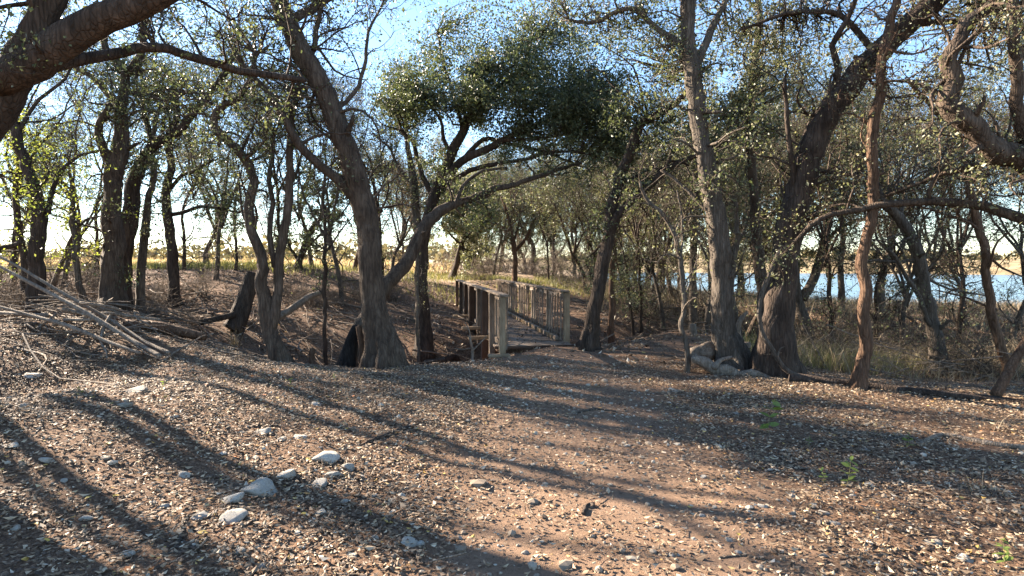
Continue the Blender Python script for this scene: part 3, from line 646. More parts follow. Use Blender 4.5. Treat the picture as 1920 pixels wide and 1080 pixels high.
traced('oak_tree', 'thin dark stem crowding the left side of the yellow-leaved tree', 11.3,
       ([(52, 560), (48, 510), (44, 460), (42, 420), (36, 350), (40, 280)], [20, 18, 15, 10]), [([(44, 455), (15, 462), (-30, 470)], 14, 8, -.3)], mat=M_BARKD, br=(14, .8, 4, 4, 2), ls=.05, lm=M_YEL)
traced('sapling', 'leaning grey stem between the yellow-leaved tree and the brown oak', 11.8,
       ([(156, 566), (148, 510), (142, 460), (134, 420), (140, 370), (130, 320)], [17, 15, 13, 8]), [([(98, 540), (115, 490), (140, 440), (165, 410), (190, 405)], 12, 4, .2)], mat=M_BARKG, br=(14, .8, 4, 4, 2), ls=.05, lm=M_YEL)
traced('sapling', 'slim pale sapling in the gully just left of the bridge', 11.8,
       ([(788, 660), (787, 600), (783, 540), (781, 480), (778, 430)], [9, 8, 7, 4]), mat=M_BARKG, br=(10, .5, 4, 4, .4), ls=.04, lm=M_OLIVE, flare=.1)
traced('sapling', 'bare twisted sapling behind the bridge railing at right', 16.5,
       ([(1185, 590), (1183, 560), (1180, 520), (1172, 480), (1160, 450)], [8, 7, 6, 4]), mat=M_BARKD, br=(12, .8, 5, 4, .8), ls=.05, lm=M_OLIVE, flare=.1)

# ------------------------------------------------------------------ trees farther off: a few kinds, copied
def generic(name, label, cat, group, loc, h, r, nl, lean, fork, br, ls, lm, mat, t0=.25, crown=0, seed=0):
    t = Tree(name, label, (0, 0, 0), mat, cat, group)
    top = np.array([lean[0], lean[1], h * fork])
    P = np.array([(0, 0, -.2), (lean[0] * .2 + rng.normal(0, .06), lean[1] * .2 + rng.normal(0, .06), h * fork * .35), (lean[0] * .55 + rng.normal(0, .1), lean[1] * .55, h * fork * .7), top])
    t.stem(P, np.array([r * 1.25, r, r * .85, r * .75]), 'trunk', 9, .12, .4, step=.3, wob=.02)
    for i in range(nl):
        a = i * 2 * math.pi / nl + rng.uniform(-.5, .5); out = h * rng.uniform(.16, .34); hh = h * (1 - fork) * rng.uniform(.65, 1.05)
        dx, dy = math.cos(a) * out, math.sin(a) * out
        s0 = top - np.array([0, 0, rng.uniform(0, h * fork * .2)])
        Q = np.array([s0 + np.array([dx * f + rng.normal(0, .05 * out + .03), dy * f + rng.normal(0, .05 * out + .03), hh * f ** .85]) for f in (0, .2, .4, .62, .82, 1)])
        Q[0] = s0
        t.stem(Q, np.linspace(r * .6, r * .13, 6), 'limb', 7, .1, 0, step=.3, wob=.03)
    n1, L1, n2, n3, lv = br
    t.branches(n1, L1, n2, n3, lv, ls, lm, t0=t0)
    if crown:
        t.puff((lean[0] * 1.1, lean[1] * 1.1, h * .78), (h * .36, h * .36, h * .24), crown, 7, ls, lsig=.16)
    o = t.done(); o.location = loc; return o
def spot(u, d): x = (u - 960) / F * d; return (x, d, gz(x, d) - .03)
KINDS = [
    dict(h=8.0, r=.17, nl=5, lean=(.5, .2), fork=.34, br=(80, 1.5, 8, 5, 3), ls=.075, lm=M_OLIVE, mat=M_BARK, crown=75),
    dict(h=7.0, r=.15, nl=4, lean=(-.8, .3), fork=.42, br=(70, 1.4, 8, 5, 3), ls=.075, lm=M_OAK, mat=M_BARKD, crown=65),
    dict(h=8.5, r=.12, nl=4, lean=(.2, -.3), fork=.5, br=(80, 1.3, 8, 5, 1.8), ls=.07, lm=M_OLIVE, mat=M_BARKG, crown=30),
    dict(h=5.0, r=.07, nl=4, lean=(.3, .2), fork=.3, br=(80, 1.2, 8, 5, .35), ls=.06, lm=M_BROWNL, mat=M_BARKG, crown=0),
    dict(h=6.0, r=.10, nl=5, lean=(.6, -.1), fork=.28, br=(90, 1.3, 8, 5, .9), ls=.07, lm=M_OLIVE, mat=M_BARK, crown=20),
    dict(h=8.0, r=.075, nl=6, lean=(.4, .3), fork=.3, br=(110, 1.4, 9, 6, .12), ls=.06, lm=M_OLIVE, mat=M_BARKG, crown=0, t0=.15),
    dict(h=7.5, r=.06, nl=5, lean=(-.5, .2), fork=.42, br=(100, 1.2, 9, 6, .3), ls=.055, lm=M_OAK, mat=M_BARKD, crown=0, t0=.15),
    dict(h=10, r=.08, nl=3, lean=(.35, -.3), fork=.62, br=(12, 1.0, 5, 4, 1.2), ls=.06, lm=M_OAK, mat=M_BARK, crown=10, t0=.5)]  # last kind: tall and nearly bare, shaped to cast narrow shadow bands
PLACES = {
  'left': ('oak_tree', ('leafy oak', 'those lining the pale field'), 'oaks along the edge of the field',
     [(20, 28, 1, .9), (390, 24, 4, .9), (665, 26, 4, .9), (735, 22, 3, 1.0), (500, 34, 3, .9), (118, 16, 5, .8), (22, 15, 6, .9), (405, 19, 5, .8), (345, 21, 6, .9), (530, 20, 6, .9), (640, 17, 5, .8), (585, 24, 5, 1.0), (720, 19, 6, .9), (180, 19, 6, .9)]),
  'mid': ('oak_tree', ('olive-leaved tree', 'those closing the far path'), 'olive trees beyond the far path',
     [(925, 29, 5, .8), (1030, 31, 6, .8), (1120, 21, 6, .7), (905, 34, 4, 1.0), (880, 42, 0, 1.0), (935, 48, 1, 1.1), (1000, 40, 0, .9), (1040, 46, 1, 1.0), (1075, 36, 2, .8), (1110, 42, 0, 1.0), (1095, 28, 4, .9), (985, 58, 0, 1.2), (1060, 62, 1, 1.2), (1150, 38, 1, .9), (800, 40, 0, .9), (850, 55, 1, 1.1), (915, 62, 0, 1.2), (1130, 55, 0, 1.1), (760, 33, 3, 1.1)]),
  'right': ('oak_tree', ('slim tree', 'those between gully and lake'), 'slim trees before the lake',
     [(1165, 26, 2, .75), (1195, 22, 2, .7), (1228, 20, 4, .9), (1240, 30, 2, .9), (1262, 24, 4, 1.0), (1215, 34, 0, .9), (1335, 27, 2, .9), (1370, 21, 2, .85), (1390, 31, 0, .95), (1410, 17, 4, 1.0), (1450, 26, 0, 1.0), (1275, 38, 1, 1.0), (1180, 44, 4, 1.0), (1480, 22, 2, 1.0), (1205, 17, 6, .8), (1320, 14.5, 5, .8), (1245, 18, 5, .75)]),
  'shore': ('oak_tree', ('airy tree', 'those on the right lake shore'), 'airy shore trees at right',
     [(1580, 25, 2, 1.0), (1660, 20, 2, .95), (1725, 26, 3, 1.3), (1815, 22, 3, 1.2), (1565, 13.5, 6, .9), (1690, 14, 5, .8), (1800, 12.5, 6, .75), (1890, 13, 5, .8), (1640, 17, 6, .9), (1985, 21, 2, 1.25), (2060, 14, 2, 1.05)]),
  'off': ('oak_tree', ('bare tree', 'the unseen shade casters outside the left edge'), 'unseen oaks casting shade from the left',  # unseen trees, added out of view to streak the foreground with shade
     [(-375, 6, 7, .9), (-184, 8.5, 7, 1.0), (-712, 6.5, 7, 1.0), (-298, 10, 7, .9), (-600, 8.2, 7, 1.0), (-150, 11.2, 7, 1.05), (-420, 12.2, 7, 1.1), (-250, 7.1, 7, .9), (-520, 10, 7, 1.0)])}
ORD = ['leftmost', 'second from the left', 'third from the left', 'fourth from the left', 'fifth from the left', 'sixth from the left', 'seventh from the left', 'eighth from the left', 'ninth from the left', 'tenth from the left', 'eleventh from the left', 'twelfth from the left', 'thirteenth from the left', 'fourteenth from the left', 'fifteenth from the left', 'sixteenth from the left', 'seventeenth from the left', 'eighteenth from the left']
def ordinal(noun, rows, u, us):
    i = sorted(us).index(u); return noun + ', ' + ('rightmost' if i == len(us) - 1 else ORD[i]) + ' of ' + rows
protos = {}
for key, (nm, (nz, rows), grp, lst) in PLACES.items():
    for (u, d, k, s_) in lst:
        loc = spot(u, d); lab = ordinal(nz, rows, u, [q[0] for q in lst])
        rz = rng.uniform(0, 6.28); sc_ = (s_ * rng.uniform(.92, 1.08), s_ * rng.uniform(.92, 1.08), s_ * rng.uniform(.92, 1.1))
        if k not in protos:
            o = generic(nm, lab, 'tree', grp, loc, **KINDS[k]); o.rotation_euler.z = rz; o.scale = sc_; protos[k] = o
        else: copy_thing(protos[k], loc, rz, sc_, lab, grp)
# bare shrubs
def shrub(loc, label, group, h=1.2, n=16, mat=None, leaf=None):
    t = Tree('bare_shrub', label, (0, 0, 0), mat or M_DEAD, 'shrub', group)
    p = rng.normal(0, .06, (n, 3)); p[:, 2] = -.05
    d = nrm(np.c_[rng.normal(0, .8, (n, 2)), np.ones(n)])
    t._level(p, d, h * rng.uniform(.6, 1.1, n), np.full(n, .012), 6, 5, .15 if leaf else 0, .045, .02, .25, .04)
    t.lmat = leaf or M_BROWNL
    o = t.done(); o.location = loc; return o
sh1 = shrub(spot(880, 27), 'pale bare shrub in the grass beyond the bridge', 'pale bare shrubs beyond the bridge', 1.5, 22)
U1 = [880, 905, 925, 830, 1010, 1060, 1110, 1160, 895, 945, 985, 1035, 1085, 1130, 865]; sh1['label'] = ordinal('pale bare shrub', 'those in the grass beyond the bridge', 880, U1)
for u, d, s_ in [(905, 25, .8), (925, 30, 1.1), (830, 29, 1), (1010, 33, 1), (1060, 27, .9), (1110, 25, .9), (1160, 27, .8), (895, 38, 2.0), (945, 42, 2.4), (985, 36, 1.6), (1035, 44, 2.5), (1085, 38, 2.2), (1130, 34, 1.8), (865, 46, 2.4)]:
    copy_thing(sh1, spot(u, d), rng.uniform(0, 6), (s_,) * 3, ordinal('pale bare shrub', 'those in the grass beyond the bridge', u, U1))
sh2 = shrub(spot(1215, 19), 'brown twiggy shrub on the ground between the gully and the lake', 'twiggy shrubs before the lake', 1.1, 20, M_BARKG, M_OLIVE)
L2_ = [(1180, 21, 1), (1250, 24, 1.2), (1310, 20, 1), (1340, 16, .9), (1530, 15, 1), (1580, 18, 1.2), (1640, 14, 1.1), (1700, 17, 1.2), (1790, 13, 1.2), (1850, 16, 1.3), (1900, 12, 1.1), (1660, 22, 1.3), (1820, 24, 1.4), (1960, 14, 1.2), (1460, 19, 1), (1550, 12, .9), (1760, 10.5, .8), (1840, 10, .8)]
U2 = [1215] + [q[0] for q in L2_]; ORD += ['nineteenth from the left', 'twentieth from the left']
sh2['label'] = ordinal('twiggy shrub', 'those before the lake', 1215, U2)
for u, d, s_ in L2_: copy_thing(sh2, spot(u, d), rng.uniform(0, 6), (s_,) * 3, ordinal('twiggy shrub', 'those before the lake', u, U2))
sh3 = shrub(spot(640, 17), 'grey tangle of dead twigs on the gully bank', 'dead twig tangles on the gully bank', .9, 26, M_DEAD)
L3_ = [(590, 16.5, 1), (690, 18, 1.1), (520, 17.5, 1), (740, 19, 1), (380, 17, 1), (300, 16, 1.1), (180, 15, 1.2), (120, 14, 1.2), (40, 13.5, 1.2), (-20, 12.5, 1.2), (245, 14.5, 1), (90, 17, 1.3), (350, 13, .6), (450, 15.5, .8), (60, 11, .9), (280, 12.5, .7), (150, 18, 1.2)]
U3 = [640] + [q[0] for q in L3_]
sh3['label'] = ordinal('grey dead-twig tangle', 'those on the gully bank', 640, U3)
for u, d, s_ in L3_: copy_thing(sh3, spot(u, d), rng.uniform(0, 6), (s_,) * 3, ordinal('grey dead-twig tangle', 'those on the gully bank', u, U3))

# ------------------------------------------------------------------ footbridge
def wood_mat(name, a, b_, c):
    m, nt, b = new_mat(name)
    n1 = noise(nt, 9, 8, .65, stretch=(1, 1, .12)); n2 = noise(nt, 40, 4, .6, stretch=(1, 1, .2)); n3 = noise(nt, 2.5, 3)
    oi = N(nt, 'ShaderNodeObjectInfo')
    r = ramp(nt, [(.3, a), (.52, b_), (.75, c)], mixc(nt, .4, n1.outputs[0], n2.outputs[0]))
    v = ramp(nt, [(0, (.7, .66, .62)), (.5, (1, 1, 1)), (1, (1.25, 1.22, 1.2))], oi.outputs['Random'])
    q = mixc(nt, .8, r.outputs[0], v.outputs[0], 'MULTIPLY')
    q = mixc(nt, .5, q, ramp(nt, [(.35, (.6, .57, .53)), (.65, (1.1, 1.1, 1.1))], n3.outputs[0]).outputs[0], 'MULTIPLY')
    nt.links.new(q, b.inputs['Base Color']); b.inputs['Roughness'].default_value = .85; b.inputs['Specular IOR Level'].default_value = .2
    bump(nt, b, n1.outputs[0], .5, .01); return m
M_WOOD = wood_mat('weathered_wood', (.10, .075, .056), (.235, .185, .14), (.38, .32, .26))
M_WOODY = wood_mat('yellow_wood', (.13, .095, .062), (.27, .2, .128), (.38, .3, .2))
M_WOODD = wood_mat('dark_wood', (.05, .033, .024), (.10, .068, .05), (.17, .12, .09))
BO = np.array([-.14, 10.6, 0]); BD = nrm(np.array([-.165, .986, 0])); BN = np.array([BD[1], -BD[0], 0]); BZ = np.array([0, 0, 1.])
def B(a, n, z): return BO + BD * a + BN * n + BZ * z
bridge = empty('footbridge', (BO[0], BO[1], 0), 'weathered wooden footbridge with slatted railings across the dry gully', 'footbridge')
BEV = {}
def plank(name, c, hx, hy, hz, ax, ay, az, mat, parent, off=None):
    """a sawn board with eased edges; half sizes along its own axes"""
    key = (round(hx, 3), round(hy, 3), round(hz, 3), mat.name)
    if key not in BEV:
        e = min(hx, hy, hz) * .22
        V = []; 
        for sx in (-1, 1):
            for sy in (-1, 1):
                for sz in (-1, 1):
                    V += [(sx * hx, sy * (hy - e), sz * (hz - e)), (sx * (hx - e), sy * hy, sz * (hz - e)), (sx * (hx - e), sy * (hy - e), sz * hz)]
        import bmesh
        bm = bmesh.new(); [bm.verts.new(v) for v in V]; bmesh.ops.convex_hull(bm, input=bm.verts)
        bmesh.ops.dissolve_limit(bm, angle_limit=.02, verts=bm.verts, edges=bm.edges)
        me = bpy.data.meshes.new(name); bm.to_mesh(me); bm.free(); me.materials.append(mat); BEV[key] = me
    o = link(name, BEV[key], parent)
    from mathutils import Matrix
    m = Matrix(((ax[0], ay[0], az[0], c[0]), (ax[1], ay[1], az[1], c[1]), (ax[2], ay[2], az[2], c[2]), (0, 0, 0, 1)))
    base = np.array(bridge.location); m.translation = Vector([float(x) for x in (np.asarray(c) - base)])
    if off is not None: m.translation -= Vector([float(x) for x in off])
    o.matrix_basis = m
    return o
def board(name, p, q, w, t, mat, parent, side=None):
    """a board from p to q, w wide (along side), t thick"""
    p = np.asarray(p, float); q = np.asarray(q, float); az = nrm(q - p); side = BN if side is None else side
    ay = nrm(np.cross(az, side)); ax = np.cross(ay, az)
    return plank(name, (p + q) / 2, w / 2, t / 2, np.linalg.norm(q - p) / 2, ax, ay, az, mat, parent)
for i in range(63):
    a = .95 + i * .15; j = rng.normal(0, .012, 3)
    board('plank', B(a + j[0] * .4, -.03 + j[1], .0 + j[2] * .35), B(a - j[0] * .4, 1.46 + j[1], .0 - j[2] * .2), .138, .04, M_WOOD, bridge, BD)
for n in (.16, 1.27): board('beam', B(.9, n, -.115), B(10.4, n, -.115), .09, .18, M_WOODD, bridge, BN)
for a in (2.5, 6.0, 9.2):
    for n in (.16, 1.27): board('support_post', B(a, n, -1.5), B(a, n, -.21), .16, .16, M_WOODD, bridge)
def railing(n, a0, a1, posts, inner, gap):
    hand = board('railing', B(a0 - .1, n, 1.025), B(a1 + .08, n, 1.005), .15, .036, M_WOOD, bridge, BN)
    inv = hand.matrix_basis.inverted()
    def sub(o): o.parent = hand; o.matrix_basis = inv @ o.matrix_basis
    sub(board('top_rail', B(a0, n + inner * .03, .945), B(a1, n + inner * .03, .93), .036, .085, M_WOOD, bridge))
    sub(board('bottom_rail', B(a0, n + inner * .03, .12), B(a1, n + inner * .03, .11), .036, .085, M_WOOD, bridge))
    for k, (a, zb, w, mt) in enumerate(posts): sub(board('post', B(a, n - inner * .03, zb), B(a + rng.normal(0, .01), n - inner * .03, 1.0), w, w, mt, bridge))
    a = a0 + .09
    while a < a1 - .05:
        if all(abs(a - q[0]) > .05 for q in posts):
            j = rng.normal(0, .014, 3)
            sub(board('baluster', B(a + j[0], n + inner * .066, .05 + j[2] * 2), B(a + j[1], n + inner * .066, .97 + j[2] * 2), .026, .04, M_WOOD, bridge))
        a += gap + rng.normal(0, .012)
    return hand
railing(0, 0, 10.35, [(0, -.35, .11, M_WOODY), (1.37, -.5, .11, M_WOOD), (2.5, -.75, .17, M_WOODD), (3.6, -.3, .1, M_WOOD), (5.2, -.9, .18, M_WOODD), (7, -.3, .1, M_WOODD), (8.7, -.5, .1, M_WOODD), (10.3, -.2, .1, M_WOODD)], 1, .1)
railing(1.43, 1.3, 10.5, [(1.3, -.25, .12, M_WOODY), (2.9, -.3, .1, M_WOOD), (4.6, -.3, .1, M_WOOD), (6.3, -.3, .1, M_WOOD), (8.2, -.3, .1, M_WOOD), (10.4, -.2, .1, M_WOOD)], -1, .25)
for i, a in enumerate(np.arange(1.45, 10.3, .34)):
    board('curb_block', B(a, 1.31, .07), B(a + .26, 1.31, .07 + rng.normal(0, .004)), .085, .09, M_WOODY if i % 3 else M_WOOD, bridge, BN)
for a, z in ((1.9, .06), (3.4, .1), (6.3, .12)):
    board('outrigger', B(a, -.45, z), B(a, .0, z), .1, .07, M_WOODY, bridge, BD)
board('sill_board', B(-.02, -.28, -.02), B(-.02, .1, -.02), .16, .05, M_WOODY, bridge, BD)
board('approach_board', B(.86, -.05, -.01), B(.86, 1.5, -.01), .06, .05, M_WOODD, bridge, BD)

# ------------------------------------------------------------------ dead wood, stumps
def stick(name, label, pts, w, mat=M_DEAD, d=None, cat='stick', group=None, extra=(), lump=.12, sides=8, lift=0.5):
    """a stick or log: pixel points lying on the ground, or standing at distance d"""
    def line(pts, w, dq):
        if dq is None: P = np.array([on_ground(u, v) for u, v in pts])
        else:
            dl = np.interp(np.linspace(0, 1, len(pts)), np.linspace(0, 1, len(np.atleast_1d(dq))), np.atleast_1d(dq)); P = np.array([at(u, v, q) for (u, v), q in zip(pts, dl)])
        R = np.interp(np.linspace(0, 1, len(pts)), np.linspace(0, 1, len(w)), w) / 2 * P[:, 1] / F
        if dq is None: P[:, 2] = ground_z(P[:, 0], P[:, 1]) + R * lift
        return catmull(P, R, .06)
    P, R = line(pts, w, d); o = P[0].copy(); o[2] = gz(o[0], o[1]) if d is None else o[2]
    if not extra:
        ob = link(name, stem_mesh(name, P, R, sides, mat, o, lump), loc=o)
        return tag(ob, label, cat, group)
    root = empty(name, o, label, cat, group)
    link('stem', stem_mesh('stem', P, R, sides, mat, o, lump), root)
    for e in extra:
        P, R = line(e[0], e[1], e[2]); link('side_branch', stem_mesh('side_branch', P, R, max(6, sides - 2), mat, o, lump), root)
    return root
stick('fallen_pole', 'upper of the two long bare poles slanting down at left', [(-60, 452), (20, 492), (110, 545), (210, 602), (270, 640), (318, 662)], [4, 7, 8], d=[9.4, 7.9], extra=[([(150, 568), (205, 575), (222, 580)], [7, 5], 8.5), ([(120, 600), (180, 598), (130, 582)], [7, 4], 8.4)])
stick('fallen_pole', 'lower of the two long bare poles slanting down at left', [(-20, 570), (60, 592), (130, 612), (200, 640), (262, 662)], [5, 8, 6], d=[8.6, 7.7])
stick('fallen_pole', 'third long pole lying close along the upper slanting one', [(-40, 478), (60, 532), (150, 580), (240, 634), (300, 668)], [5, 9, 9], d=[9.2, 7.75])
stick('fallen_pole', 'short grey pole lying nearly level beside the slanting poles', [(-30, 586), (40, 590), (88, 592)], [9, 8], d=[8.9, 8.6])
stick('fallen_pole', 'thin pole crossing above the lower slanting pole', [(100, 610), (190, 588), (235, 592), (300, 600)], [6, 5], d=[8.6, 9.0])
stick('broken_stick', 'pale broken stub poking out by the upper slanting pole', [(118, 580), (140, 585), (158, 588)], [10, 7], d=[8.3, 8.5])
stick('fallen_log', 'reddish rotten log on the mound left of the crooked oak', [(236, 608), (290, 612), (340, 622), (385, 632)], [20, 22, 14], M_BARKR, d=[9.3, 9.2], cat='log')
stick('tree_snag', 'broken leaning dark trunk stump in the gully', [(437, 618), (450, 590), (462, 555), (476, 512)], [38, 30, 26], M_BARKD, d=[13.6, 13.9], cat='stump', extra=[([(440, 590), (405, 598), (372, 606)], [12, 10], [13.5, 13.0])], sides=12)
stick('fallen_log', 'long grey bough rising across the gully right of the crooked oak', [(500, 606), (530, 590), (560, 570), (580, 556), (610, 547)], [13, 14, 9], M_DEAD, d=[13.2, 14.4], cat='log')
stick('black_stump', 'black stump at the gully lip beside the tall leaning trunk', [(650, 694), (655, 660), (662, 632), (668, 612)], [32, 28, 16], M_BLACK, d=[9.5, 9.6], cat='stump', sides=12)  # near-black stem standing before the leaning oak's foot
stick('dead_stick', 'upright pale stick beside the black stump', [(680, 690), (678, 650), (672, 612)], [12, 10], M_BARKR, d=9.3)
stick('cut_post', 'short upright rotten post in the gully', [(585, 692), (584, 675), (586, 655)], [12, 12], M_BARKR, d=9.9, cat='stump')
stick('cut_stump', 'small pale cut stump across the path from the upright oak', [(1300, 632), (1300, 620), (1299, 608)], [15, 13], M_DEAD, d=12.8, cat='stump')
stick('peeled_stub', 'pale peeled branch stub leaning behind the upright oak', [(1390, 645), (1383, 622), (1388, 600), (1400, 586)], [10, 12, 6], M_DEAD, d=9.9)
drift = stick('driftwood_log', 'pale twisted driftwood log at the foot of the upright oak', [(1288, 676), (1302, 664), (1322, 662), (1345, 652), (1372, 655), (1404, 646)], [12, 26, 32, 30, 24, 12], M_DEAD, d=[8.95, 9.7], cat='log', sides=18, lump=.24,
      extra=[([(1298, 672), (1322, 680), (1342, 694), (1362, 694), (1388, 704), (1410, 700), (1446, 710)], [14, 22, 18, 20, 14, 15, 7], [8.8, 8.45]), ([(1306, 660), (1330, 645), (1352, 646), (1378, 634)], [14, 10, 6], [9.1, 9.8]), ([(1340, 690), (1350, 676), (1372, 670)], [10, 6], [8.6, 8.8])])
stick('vine', 'woody vine hanging down the thickest oak and trailing to the ground', [(1462, 470), (1440, 520), (1424, 570), (1428, 620), (1448, 655), (1472, 692), (1505, 708), (1545, 716), (1600, 722)], [8, 9, 10, 12], M_BARKG, d=[8.35, 8.3, 8.2, 7.9], cat='vine', extra=[([(1458, 672), (1462, 655), (1470, 650)], [4, 2], 8.2)])
stick('fallen_log', 'dark log lying along the edge of the dry grass at right', [(1480, 716), (1560, 722), (1650, 732), (1740, 742), (1840, 752), (1960, 765)], [22, 16, 14], M_BARKD, cat='log')
stick('broken_bough', 'sunlit reddish bough propped up at the right edge', [(1866, 742), (1884, 712), (1900, 682), (1925, 640), (1960, 590)], [20, 17, 14], M_BARKR, d=[7.3, 7.4])
stick('fallen_branch', 'grey fallen branch lying on the litter at the right edge', [(1722, 835), (1765, 820), (1820, 828), (1880, 840), (1960, 848)], [8, 11, 13], M_DEAD)
stick('fallen_stick', 'short thick stick by the seedling left of the grey fallen branch', [(1665, 828), (1690, 824), (1712, 824)], [8, 7], M_BARKG)
stick('fallen_stick', 'dark straight stick lying on the path edge left of centre', [(688, 834), (720, 820), (765, 804), (820, 790)], [8, 7, 4], M_BARKD, extra=[([(700, 828), (705, 836), (706, 842)], [3, 2], None)])
stick('fallen_stick', 'dark stick lying crosswise in the middle of the path', [(1080, 776), (1115, 770), (1155, 773)], [4, 6, 3], M_BARKG)
stick('bark_piece', 'small curled dark piece of bark on the path', [(1094, 968), (1100, 955), (1112, 948)], [9, 8], M_BARKD)
stick('fallen_stick', 'forked grey twig on the litter below the white stones', [(330, 1028), (342, 1000), (345, 975), (372, 965)], [8, 7, 4], M_BARKG, extra=[([(336, 1012), (352, 1024), (368, 1034)], [5, 3], None)])
stick('fallen_stick', 'pale straight twig near the bottom left corner', [(300, 1045), (340, 1038), (360, 1032)], [4, 3], M_DEAD)
stick('fallen_stick', 'thin twig lying on the bottom edge of the path', [(1350, 1050), (1400, 1048), (1440, 1055)], [5, 4], M_BARKG)
stick('fallen_stick', 'reddish stick at the right side of the litter below the grey branch', [(1840, 805), (1880, 812), (1930, 816)], [5, 5], M_BARKR)
stick('fallen_stick', 'grey stick half hidden at the lip before the bridge', [(790, 683), (825, 678), (858, 672)], [9, 10], M_BARKG)
stick('chunk_of_wood', 'lump of dead wood at the gully lip left of the bridge', [(838, 680), (848, 674), (860, 676)], [14, 16, 8], M_BARKD)
stick('dead_sapling', 'small bone-white dead sapling in front of the bridge supports', [(885, 680), (886, 660), (884, 645), (878, 630)], [6, 5, 3], M_DEAD, d=10.6, cat='sapling', extra=[([(886, 658), (898, 645), (912, 632)], [4, 2], 10.6), ([(885, 652), (870, 655), (852, 654)], [3, 2], 10.7), ([(884, 645), (880, 620), (872, 605)], [3, 2], 10.6)], sides=7)

# ------------------------------------------------------------------ stones
def ico(sub):
    import bmesh
    bm = bmesh.new(); bmesh.ops.create_icosphere(bm, subdivisions=sub, radius=1)
    V = np.array([v.co[:] for v in bm.verts]); Fc = np.array([[v.index for v in f.verts] for f in bm.faces]); bm.free(); return V, Fc
def stone_mat():
    m, nt, b = new_mat('limestone')
    n1 = noise(nt, 5, 8, .65); n2 = noise(nt, 30, 5, .6); oi = N(nt, 'ShaderNodeObjectInfo')
    r = ramp(nt, [(.25, (.3, .26, .2)), (.42, (.58, .55, .49)), (.7, (.74, .71, .65))], n1.outputs[0])
    q = mixc(nt, .6, r.outputs[0], ramp(nt, [(.35, (.6, .57, .52)), (.65, (1.1, 1.1, 1.1))], n2.outputs[0]).outputs[0], 'MULTIPLY')
    q = mixc(nt, .7, q, ramp(nt, [(0, (.7, .66, .6)), (1, (1.15, 1.13, 1.1))], oi.outputs['Random']).outputs[0], 'MULTIPLY')
    nt.links.new(q, b.inputs['Base Color']); b.inputs['Roughness'].default_value = .9; b.inputs['Specular IOR Level'].default_value = .2
    bump(nt, b, mixc(nt, .5, n1.outputs[0], n2.outputs[0]), .8, .06); return m
M_STONE = stone_mat()
IV, IF = ico(3)
def rock_mesh(s):
    r = np.random.default_rng(s); V = IV.copy()
    for _ in range(12):
        n = nrm(r.normal(0, 1, 3)); c = r.uniform(.5, .85); k = V @ n; V = np.where((k > c)[:, None], V - (k - c)[:, None] * n * .97, V)
    V = V * (1 + .10 * vnoise(V[:, 0] * 2 + V[:, 2] * 1.5 + s, V[:, 1] * 2 - V[:, 2], s) + .06 * vnoise(V[:, 0] * 6 + s, V[:, 1] * 6 + V[:, 2] * 5, s + 1))[:, None]
    return mesh('stone', V, [IF], M_STONE)
ROCKS = [rock_mesh(40 + i) for i in range(8)]
def rock(u, v, w, h, label, group=None, rz=None, k=None):
    p = on_ground(u, v + h * .3); d = p[1]; a = w / 2 * d / F
    o = link('stone', ROCKS[rng.integers(0, 8) if k is None else k])
    hh = max(.3 * a, min(.6 * a, h / 2 * d / F * .95))
    o.location = (p[0], p[1], gz(p[0], p[1]) + hh * .18); o.scale = (a, a * rng.uniform(.65, .95), hh * .85)
    o.rotation_euler = (rng.normal(0, .15), rng.normal(0, .15), rng.uniform(-.5, .5) if rz is None else rz)
    return tag(o, label, 'stone', group)
rock(490, 912, 82, 48, 'largest white limestone slab in the stone cluster at left', rz=.5, k=0)
rock(540, 888, 48, 28, 'white stone touching the upper right end of the largest slab', rz=.4, k=1)
rock(432, 930, 52, 36, 'grey-white stone touching the left end of the largest slab', k=2)
rock(432, 968, 62, 32, 'smooth oblong pale stone below the largest slab', rz=.5, k=3)
rock(378, 963, 46, 20, 'flat pale stone left of the smooth oblong stone', k=4)
rock(608, 850, 60, 44, 'big block of white stone, topmost of the stone cluster', k=5)
rock(652, 872, 34, 28, 'roundish white stone right below the topmost white block', k=6)
rock(628, 886, 44, 20, 'low white stone beneath the roundish one', k=7)
rock(602, 906, 40, 28, 'tan broken stone in the middle of the stone cluster', k=1)
rock(562, 816, 28, 24, 'pointed white stone above the topmost block', k=2)
rock(525, 824, 18, 12, 'little white stone left of the pointed one', k=3)
rock(495, 806, 42, 20, 'flat white stone farthest up the slope from the cluster', k=4)
rock(765, 1009, 42, 38, 'egg-shaped grey stone near the bottom edge left of the path', k=3)
rock(785, 1018, 24, 24, 'small stone leaning against the egg-shaped one', k=5)
rock(345, 892, 34, 16, 'lone pale stone in shade left of the cluster', k=6)
rock(90, 864, 34, 16, 'pale flat stone in the left shade', k=7)
rock(20, 836, 40, 14, 'long pale stone touching the left edge', k=0)
rock(255, 730, 66, 12, 'thin pale slab high on the left mound', k=4, rz=.1)
rock(62, 701, 32, 16, 'grey stone high on the left mound near the poles', k=2)
rock(236, 756, 34, 18, 'grey stone just below the thin slab on the mound', k=1)
rock(592, 756, 26, 10, 'flat white stone in sun on the slope above the dark stick', k=6)
rock(1265, 731, 26, 12, 'pale stone on the path edge before the thickest oak', k=2)
rock(600, 960, 34, 22, 'tan stone with yellow leaves under the cluster', k=0)
rock(645, 940, 18, 12, 'tiny bright stone right of the cluster', k=3)
